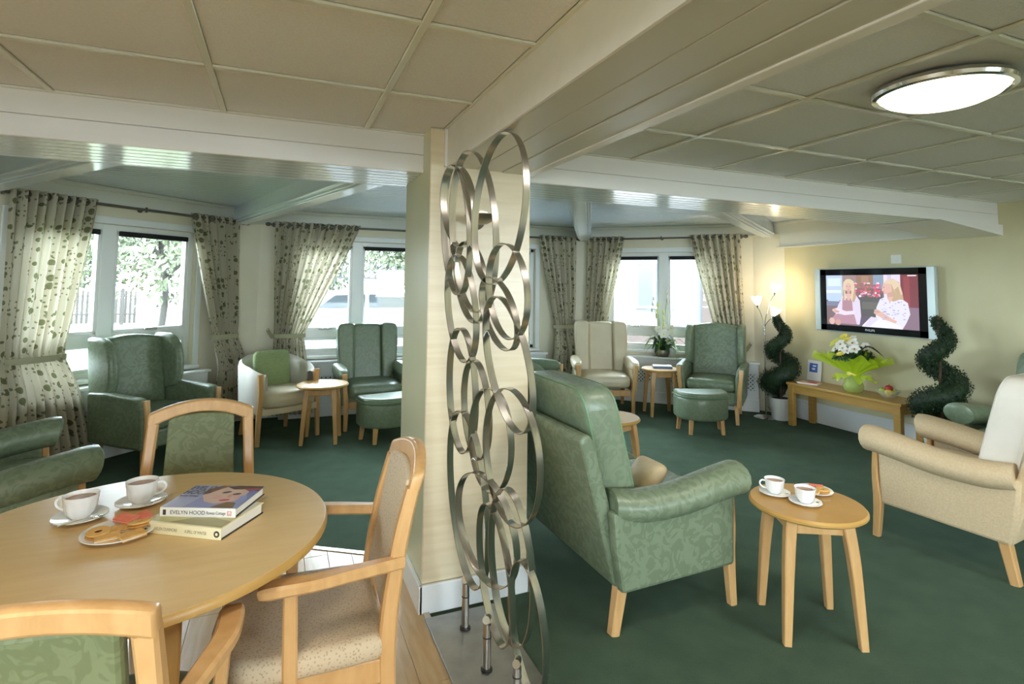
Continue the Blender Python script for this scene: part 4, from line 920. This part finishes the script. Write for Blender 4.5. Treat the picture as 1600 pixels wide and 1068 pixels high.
for k, (a, h) in enumerate(((.3,.58),(1.5,.46),(2.6,.52),(4.2,.40))):
    dx, dy = .09*math.cos(a), .09*math.sin(a); st = ob('tall_stem', tube([(0,0,.05),(dx*.3,dy*.3,h*.5),(dx,dy,h)], [.004,.003,.002], 6), 'leaf_lime', op)
    for q in range(3): ob('bud', tr(pad(0,0,0,.018,.018,.05,1,8,6), (dx*(.8+.1*q),dy*(.8+.1*q),h-.05*q)), 'petal_lime' if k % 2 else 'petal_white', st)

# ================================================================== TABLEWARE AND BOOKS
def cup_and_saucer(loc, rz, where, rs=1.0, cs=1.04):
    x, y, z = loc; g = 'white china tea things'
    s_ = tag(ob('saucer', lathe([(.001,.002),(.030,.0),(.034,.003),(.066,.010),(.072,.013),(.071,.015),(.060,.012),(.032,.007),(.001,.006)], 48, rib=lambda k,a: .012*math.cos(12*a) if k in (4,5) else 0), 'china'), 'white saucer %s' % where, 'saucer', g); s_.location = loc; s_.scale = (rs,)*3
    c = thing('teacup', 'white fluted cup of tea %s' % where, 'cup', (x,y,z+.0075*rs), rz=rz, group=g, s=rs*cs)
    fl_ = lambda k,a: (.022*math.cos(10*a) if 2 <= k <= 5 else 0)
    ob('cup_body', lathe([(.001,.003),(.022,.0),(.026,.004),(.036,.018),(.040,.034),(.041,.046),(.0425,.050),(.0435,.058),(.0455,.064),(.0440,.0645),(.0415,.058),(.039,.046),(.036,.022),(.026,.008),(.001,.006)], 60, rib=fl_), 'china', c)
    ob('handle', tube([(.040,0,.053),(.056,0,.056),(.066,0,.047),(.064,0,.034),(.052,0,.024),(.037,0,.020)], [.0035,.004,.004,.0038,.0035,.0035], 8), 'china', c)
    ob('tea', lathe([(.001,.053),(.0392,.053),(.0392,.0535),(.001,.0535)], 40), 'tea', c, smooth=False)
    return s_, c
def spoon(loc, rz, label, rs=1):
    t = thing('teaspoon', label, 'teaspoon', loc, rz=rz, group='steel teaspoons', s=rs)
    ob('bowl', mp(pad(0,0,0,.034,.022,.006,1,16,6), lambda x,y,z: (x, y*(1+x*6), z-.004*math.cos(x*80)*math.cos(y*100)+.006)), 'chrome', t)
    ob('handle', sweep([(.014,0,.005),(.04,0,.009),(.07,0,.010),(.10,0,.008)], [.005,.004,.006,.010], [.003,.002,.002,.002]), 'chrome', t)
def plate(loc, label, rs=1):
    p = tag(ob('plate', lathe([(.001,.002),(.05,.0),(.054,.003),(.078,.010),(.090,.014),(.089,.016),(.075,.0125),(.052,.007),(.001,.006)], 56), 'china'), label, 'plate', 'white side plates'); p.location = loc; p.scale = (rs,)*3; return p
def ring_biscuit(loc, rz, label, tilt=0):
    t = thing('jam_ring_biscuit', label, 'biscuit', loc, rz=rz, group='assorted biscuits'); t.rotation_euler[0] = tilt
    rb_ = lambda k,a: .03*math.cos(18*a)
    ob('lower_biscuit', lathe([(.001,0),(.028,0),(.030,.003),(.028,.006),(.001,.006)], 36, rib=rb_), 'biscuit_dark', t)
    ob('upper_biscuit', lathe([(.008,.0075),(.027,.0075),(.029,.010),(.027,.0135),(.010,.0135),(.008,.0075)], 36, rib=rb_), 'biscuit', t)
    ob('jam_centre', lathe([(.001,.006),(.010,.006),(.009,.011),(.001,.0118)], 18), 'jam', t)
def slab_biscuit(name, loc, rz, label, size, mat, cream, tilt=0):
    t = thing(name, label, 'biscuit', loc, rz=rz, group='assorted biscuits'); t.rotation_euler[0] = tilt; a, b, c = size
    ob('lower_layer', rbox(-a,a,-b,b,0,c*.38,.0015), mat, t); ob('cream_layer', rbox(-a+.001,a-.001,-b+.001,b-.001,c*.38,c*.62,.0008), cream, t); u = ob('upper_layer', rbox(-a,a,-b,b,c*.62,c,.0015), mat, t)
    if mat == 'wafer': ob('waffle_ridges', join(*[box(-a+.002,a-.002,-b+.004+k*.006,-b+.0055+k*.006,c,c+.0007) for k in range(int((2*b-.006)/.006))]), 'wafer', u, smooth=False)
    else: ob('embossed_pattern', join(*[tr(rbox(-.004,.004,-.0015,.0015,0,.0008,.0004,1), (a*.55*math.cos(q),b*.55*math.sin(q),c), rz=q) for q in (PI*k/4 for k in range(8))]), mat, u)
ZT = .7305
cup_and_saucer((-.530,2.085,ZT), math.radians(165), 'at the left of the dining table', 1.0)
cup_and_saucer((-.388,2.160,ZT), math.radians(-8), 'nearest the books on the dining table', 1.0)
spoon((-.478,2.052,ZT+.010), math.radians(215), 'teaspoon on the left saucer of the dining table')
spoon((-.362,2.105,ZT+.010), math.radians(38), 'teaspoon on the saucer nearest the books')
plate((-.395,1.920,ZT), 'white plate of biscuits on the dining table', 1.02)
ZP = ZT+.0085
ring_biscuit((-.440,1.905,ZP+.004), 0, 'jam ring biscuit at the left of the dining table plate', .1)
ring_biscuit((-.345,1.918,ZP+.011), .4, 'jam ring biscuit at the right of the dining table plate', -.15)
slab_biscuit('shortbread_biscuit', (-.412,1.874,ZP+.001), .25, 'left oblong biscuit at the front of the dining table plate', (.030,.019,.012), 'shortbread', 'paper', .05)
slab_biscuit('shortbread_biscuit', (-.352,1.866,ZP+.0015), .55, 'right oblong biscuit at the front of the dining table plate', (.030,.019,.012), 'shortbread', 'paper', .05)
slab_biscuit('shortbread_biscuit', (-.388,1.925,ZP), .1, 'oblong biscuit in the middle of the dining table plate', (.030,.022,.012), 'shortbread', 'paper')
slab_biscuit('pink_wafer', (-.388,1.965,ZP+.014), -.7, 'left pink wafer on the dining table plate', (.032,.017,.011), 'wafer', 'wafer_cream', .18)
slab_biscuit('pink_wafer', (-.342,1.965,ZP+.014), -1.1, 'right pink wafer on the dining table plate', (.030,.016,.011), 'wafer', 'wafer_cream', .18)
# second set on the side table
ZS = .5205
cup_and_saucer((2.105,1.915,ZS), math.radians(150), 'at the back left of the side table', .92)
cup_and_saucer((2.140,1.785,ZS), math.radians(25), 'at the front of the side table', .92)
spoon((2.145,1.880,ZS+.008), math.radians(-30), 'teaspoon on the back saucer of the side table', .6)
spoon((2.183,1.757,ZS+.008), math.radians(-10), 'teaspoon on the front saucer of the side table', .6)
plate((2.300,1.868,ZS), 'white plate of biscuits on the side table', .85)
ring_biscuit((2.318,1.842,ZS+.008), 0, 'ring biscuit on the side table plate', 0)
slab_biscuit('shortbread_biscuit', (2.272,1.843,ZS+.008), .5, 'oblong biscuit on the side table plate', (.028,.018,.012), 'shortbread', 'paper')
slab_biscuit('pink_wafer', (2.276,1.898,ZS+.010), -.75, 'left pink wafer on the side table plate', (.036,.016,.011), 'wafer', 'wafer_cream', .1)
slab_biscuit('pink_wafer', (2.333,1.885,ZS+.010), -.75, 'right pink wafer on the side table plate', (.030,.015,.011), 'wafer', 'wafer_cream', .1)

def book(name, label, loc, rz, w, d, h, spine, top, board='cover_black'):
    """spine faces local -Y"""
    t = thing(name, label, 'book', loc, rz=rz, group='books')
    ob('page_block', rbox(-w/2+.004,w/2-.004,-d/2+.004,d/2-.005,.0025,h-.0025,.001), 'paper', t)
    ob('front_cover', rbox(-w/2,w/2,-d/2,d/2,h-.0025,h,.0008), top, t); ob('back_cover', rbox(-w/2,w/2,-d/2,d/2,0,.0025,.0008), board, t)
    ob('spine', rbox(-w/2,w/2,-d/2-.003,-d/2+.001,0,h,.0012), spine, t); return t
B0 = Matrix(((1,0,0,0),(0,0,-1,0),(0,1,0,0),(0,0,0,1)))
def spine_at(x, z, d): m = B0.copy(); m.translation = Vector((x,-d/2-.0033,z)); return m
b_lo = book('hardback_book', 'cream-spined hardback lying under the portrait book', (-.178,1.93,ZT), math.radians(-33), .250,.190,.032, 'cover_cream', 'cover_cream')
text('spine_title', 'HELEN DUNMORE', .0125, 'ink_grey', b_lo, spine_at(-.088,.011,.190), sx=.72); text('spine_title', 'A SPELL OF WINTER', .0125, 'ink_grey', b_lo, spine_at(.010,.011,.190), sx=.62)
text('spine_mark', 'LARGE', .008, 'ink', b_lo, spine_at(-.120,.018,.190), sx=.8); text('spine_mark', 'PRINT', .008, 'ink', b_lo, spine_at(-.120,.008,.190), sx=.85)
ob('publisher_mark', tr(lathe([(.0,0),(.009,0),(.009,.0006),(.0,.0006)], 20), (.112,-.0983,.016), rx=PI/2), 'ink', b_lo); ob('publisher_mark', tr(lathe([(.0,0),(.004,0),(.004,.0010),(.0,.0010)], 16), (.112,-.0983,.016), rx=PI/2), 'cover_cream', b_lo)
picture('cover_picture', [(rect(-.12,-.09,.12,.09),(.62,.62,.55)), ([(-.12,.0),(-.02,.03),(.05,-.02),(.12,.0),(.12,-.09),(-.12,-.09)],(.50,.47,.20)), ([(-.05,-.09),(.02,-.03),(.12,-.05),(.12,-.09)],(.33,.30,.12)), (rect(-.10,.05,.0,.07),(.25,.27,.35))], 'print', b_lo, lambda a,b,d: (a,b,.0322+d))
b_hi = book('portrait_book', 'hardback with a blue woman portrait cover on top', (-.160,1.975,ZT+.0322), math.radians(-24), .225,.180,.026, 'cover_white', 'cover_blue')
text('spine_title', 'EVELYN HOOD', .0160, 'ink', b_hi, spine_at(-.082,.0075,.180), sx=.95); text('spine_title', 'Rowan Cottage', .0125, 'ink', b_hi, spine_at(.026,.0085,.180), sx=.72)
ob('publisher_mark', join(box(.088,.100,-.0936,-.0930,.006,.0075), box(.088,.100,-.0936,-.0930,.0165,.018), box(.088,.0895,-.0936,-.0930,.006,.018), box(.0985,.100,-.0936,-.0930,.006,.018), box(.091,.097,-.0936,-.0930,.010,.0115)), 'ink_red', b_hi, smooth=False)
ob('publisher_mark', box(-.103,-.094,-.0936,-.0930,.005,.020), 'ink', b_hi, smooth=False)
LB = (.27,.30,.52)
cv = [(rect(-.111,-.088,.111,.088),(.30,.32,.56)), ([(-.111,.088),(-.02,.088),(-.05,-.088),(-.111,-.088)],(.40,.42,.62)), ([(.04,.088),(.111,.088),(.111,-.02),(.07,.02)],(.20,.22,.46)),
      ([(-.045,.05),(-.01,.075),(.05,.075),(.085,.045),(.09,.0),(.075,-.04),(.03,-.06),(-.01,-.045),(-.04,.0)],(.66,.47,.40)), ([(.0,.075),(.03,.088),(.111,.088),(.111,.045),(.07,.06),(.03,.055)],(.12,.06,.05)),
      ([(-.05,.055),(-.02,.088),(.01,.086),(-.01,.06),(-.03,.02),(-.045,.01)],(.28,.15,.10)), ([(.03,-.088),(.06,-.045),(.09,-.05),(.10,-.088)],(.22,.14,.08)), (ell(.02,.03,.014,.006,12,.5),(.08,.06,.07)), (ell(.058,.018,.013,.006,12,.4),(.08,.06,.07)), (ell(.045,-.032,.016,.007,12,.3),(.55,.10,.13)), (ell(.045,.0,.007,.014,10,.3),(.58,.36,.30)), (ell(.012,-.01,.012,.014,12),(.70,.42,.38)), (ell(.075,-.012,.011,.014,12),(.70,.40,.38)),
      ([(.06,.06),(.111,.07),(.111,.055),(.085,.04)],(.34,.08,.10)), (ell(.095,-.02,.012,.03,12,.3),(.28,.32,.60))]
picture('cover_picture', cv, 'print', b_hi, lambda a,b,d: (a,b,.0262+d), .0001)
def flat(x, y, z, a=0): return Matrix.Translation((x,y,z)) @ Matrix.Rotation(a,4,'Z')
text('cover_title', 'EVELYN', .044, 'ink', b_hi, flat(-.108,.045,.0285), sx=.58); text('cover_title', 'HOOD', .044, 'ink', b_hi, flat(-.108,.008,.0285), sx=.58); text('cover_title', 'Rowan Cottage', .013, 'ink', b_hi, flat(-.106,-.012,.0285), sx=.7)
bb = book('closed_book', 'closed book lying on the small table by the window', (4.11,5.30,.5205), math.radians(-30), .21,.15,.028, 'cover_blue', 'paper')

# ================================================================== OUTSIDE
gr = struct('ground', box(-30,40,-20,60,-.30,-.14), 'grass', smooth=False)
struct('ground_drive', box(-1.2,18,5.6,30,-.14,-.125), 'tarmac', smooth=False)
struct('ground_path', box(-14,-1.2,20,21.6,-.14,-.125), 'tarmac', smooth=False)
def picket_fence(p, q, h, step, wd, mat, label, cat, metal=False):
    a, b = Vector((*p,-.13)), Vector((*q,-.13)); L = (b-a).length; d = (b-a).normalized(); t = thing('boundary_fence', label, cat, a)
    n_ = int(L/step); gs = []
    for k in range(n_+1):
        c = d*(k*step); g = box(-wd/2,wd/2,-.012,.012,.04,h) if metal else prism([(-wd/2,.05),(wd/2,.05),(wd/2,h-.05),(0,h),(-wd/2,h-.05)], -.012, .012, 'xz'); gs.append(tr(g, tuple(c), rz=math.atan2(d.y,d.x)))
    pk = ob('pickets', join(*gs), mat, t, smooth=False); pk['kind'] = 'stuff'
    for z in (h*.3, h*.82): ob('rail', sweep([(0,0,z),tuple(d*L+Vector((0,0,z)))], .04, .05, n=1), mat, t, smooth=False)
    k = 0
    while k <= L: ob('post', tr(box(-.05,.05,-.05,.05,0,h+.05), tuple(d*k)), mat, t, smooth=False); k += 2.4
picket_fence((-10,23.5), (-4.8,24), 1.25, .14, .075, 'fence_wood', 'dark wooden picket fence across the lawn outside', 'fence')
picket_fence((-.6,14.6), (6.2,14.6), 2.1, .17, .03, 'fence_metal', 'tall metal railing behind the parked car outside', 'fence', True)
def tree(loc, h, r, label, seed, n=2600):
    t = thing('garden_tree', label, 'tree', loc, group='trees outside the windows'); q = random.Random(seed)
    ob('trunk', tube([(0,0,0),(.1,.05,h*.25),(-.05,.1,h*.5),(.1,0,h*.8)], [h*.016,h*.013,h*.010,h*.004], 8), 'bark_far', t); pts = []
    for k in range(6):
        a = k*1.05+q.random(); e = (r*.8*math.cos(a), r*.8*math.sin(a), h*(.55+.08*k)); ob('branch', tube([(0,.05,h*(.28+.06*k)),(e[0]*.5,e[1]*.5,e[2]*.85),e], [h*.008,h*.005,.012], 6), 'bark_far', t)
    for k in range(int(n*1.9)):
        a = q.uniform(0,2*PI); ph = math.acos(q.uniform(-1,1)); rr = r*q.random()**.4; pts.append(((rr*math.sin(ph)*math.cos(a), rr*math.sin(ph)*math.sin(a), h*.52+rr*.9*math.cos(ph)), (math.cos(a),math.sin(a),.5)))
    lv = ob('leaves', leaf_cloud(pts, .03+.026*h, seed), 'tree_leaf', t, smooth=False, fix=False); lv['kind'] = 'stuff'
tree((-2.55,15,-.14), 5.2, 1.9, 'slender leafy tree on the lawn behind the left window', 1, 1100)
tree((-8.2,29,-.14), 7, 2.8, 'broad leafy tree behind the wooden fence', 2, 3200)
tree((-3.2,37,-.14), 9, 3.6, 'second broad tree beyond the lawn path', 3, 3000)
tree((.9,18.5,-.14), 5.2, 1.9, 'leafy tree behind the parked car', 4, 2600)
tree((4.6,22,-.14), 6, 2.0, 'tall tree behind the metal railing on the right', 5, 2600)
tree((11.4,9.6,-.14), 3.6, 1.1, 'garden tree beside the neighbouring pale building', 6, 1800)
# parked car outside the middle window
ca = thing('parked_car', 'pale parked car outside the middle window', 'car', (1.4,11.6,-.125), rz=math.radians(4))
prof = [(-2.1,.35),(-2.1,.70),(-1.95,.82),(-1.2,.92),(-.55,1.42),(.75,1.46),(1.45,1.02),(2.0,.92),(2.12,.70),(2.12,.35)]
ob('body', mp(prism(prof, -.85, .85, 'xz', .06, 3), lambda x,y,z: (x, y*(1-.16*max(0,z-.85)/.6), z)), 'car_paint', ca)
for sg in (-1,1):
    ob('side_window', prism([(-1.0,.98),(-.50,1.35),(.05,1.37),(.05,.98)], sg*.772, sg*.79, 'xz'), 'car_glass', ca, smooth=False); ob('side_window', prism([(.13,.98),(.13,1.37),(.72,1.38),(1.20,1.02)], sg*.772, sg*.79, 'xz'), 'car_glass', ca, smooth=False)
    for x in (-1.35,1.35):
        w_ = ob('wheel', tr(lathe([(.0,-.10),(.26,-.10),(.31,-.07),(.31,.07),(.26,.10),(.0,.10)], 28), (x,sg*.78,.31), rx=PI/2), 'rubber', ca); ob('hub_cap', tr(lathe([(.0,-.11),(.19,-.11),(.19,.11),(.0,.11)], 20), (x,sg*.78,.31), rx=PI/2), 'chrome', w_)
# neighbouring building outside the right window
nbd = thing('neighbour_building', 'pale rendered building outside the right bay window', 'building', (9.2,13.0,-.14), rz=math.radians(-42))
ob('wall', box(-4.0,3.2,0,5,0,5.2), 'render_wall', nbd, smooth=False); ob('brick_pier', box(1.75,2.25,-.12,.02,0,5.2), 'brick_wall', nbd, smooth=False)
ob('roof', prism([(-.5,5.2),(5.5,5.2),(2.5,7.2)], -4.3, 3.5, 'yz'), 'slate', nbd, smooth=False); ob('plinth', box(-4.02,3.22,-.03,5,0,.5), 'brick_wall', nbd, smooth=False)
for x in (-3.2,-1.6,.0):
    for z in (1.0,3.3):
        w_ = ob('window_frame', join(box(x,x+.06,-.05,.02,z,z+1.3), box(x+.94,x+1,-.05,.02,z,z+1.3), box(x,x+1,-.05,.02,z,z+.06), box(x,x+1,-.05,.02,z+1.24,z+1.3), box(x+.47,x+.53,-.05,.02,z,z+1.3)), 'frame_white', nbd, smooth=False); ob('pane', box(x+.05,x+.95,-.02,.01,z+.05,z+1.25), 'far_glass', w_, smooth=False)
wl = thing('wall_lantern', 'black lantern on the brick pier outside', 'lantern', (0,0,0)); wl.parent = None
wl.location = Matrix.Translation((9.2,13.0,-.14)) @ Matrix.Rotation(math.radians(-42),4,'Z') @ Vector((1.95,-.13,2.35)); wl.rotation_euler[2] = math.radians(-42)
ob('bracket', tube([(0,0,0),(0,-.12,.06),(0,-.22,.0)], .015, 8), 'iron', wl); ob('cage', mp(lathe([(.04,-.30),(.09,-.08),(.095,-.06),(.03,.02),(.001,.05)], 6), lambda x,y,z: (x,y-.22,z)), 'iron', wl, smooth=False); ob('glass', mp(lathe([(.045,-.28),(.092,-.09)], 6), lambda x,y,z: (x*1.02,y*1.02-.22,z)), 'lamp_glass', wl, smooth=False)
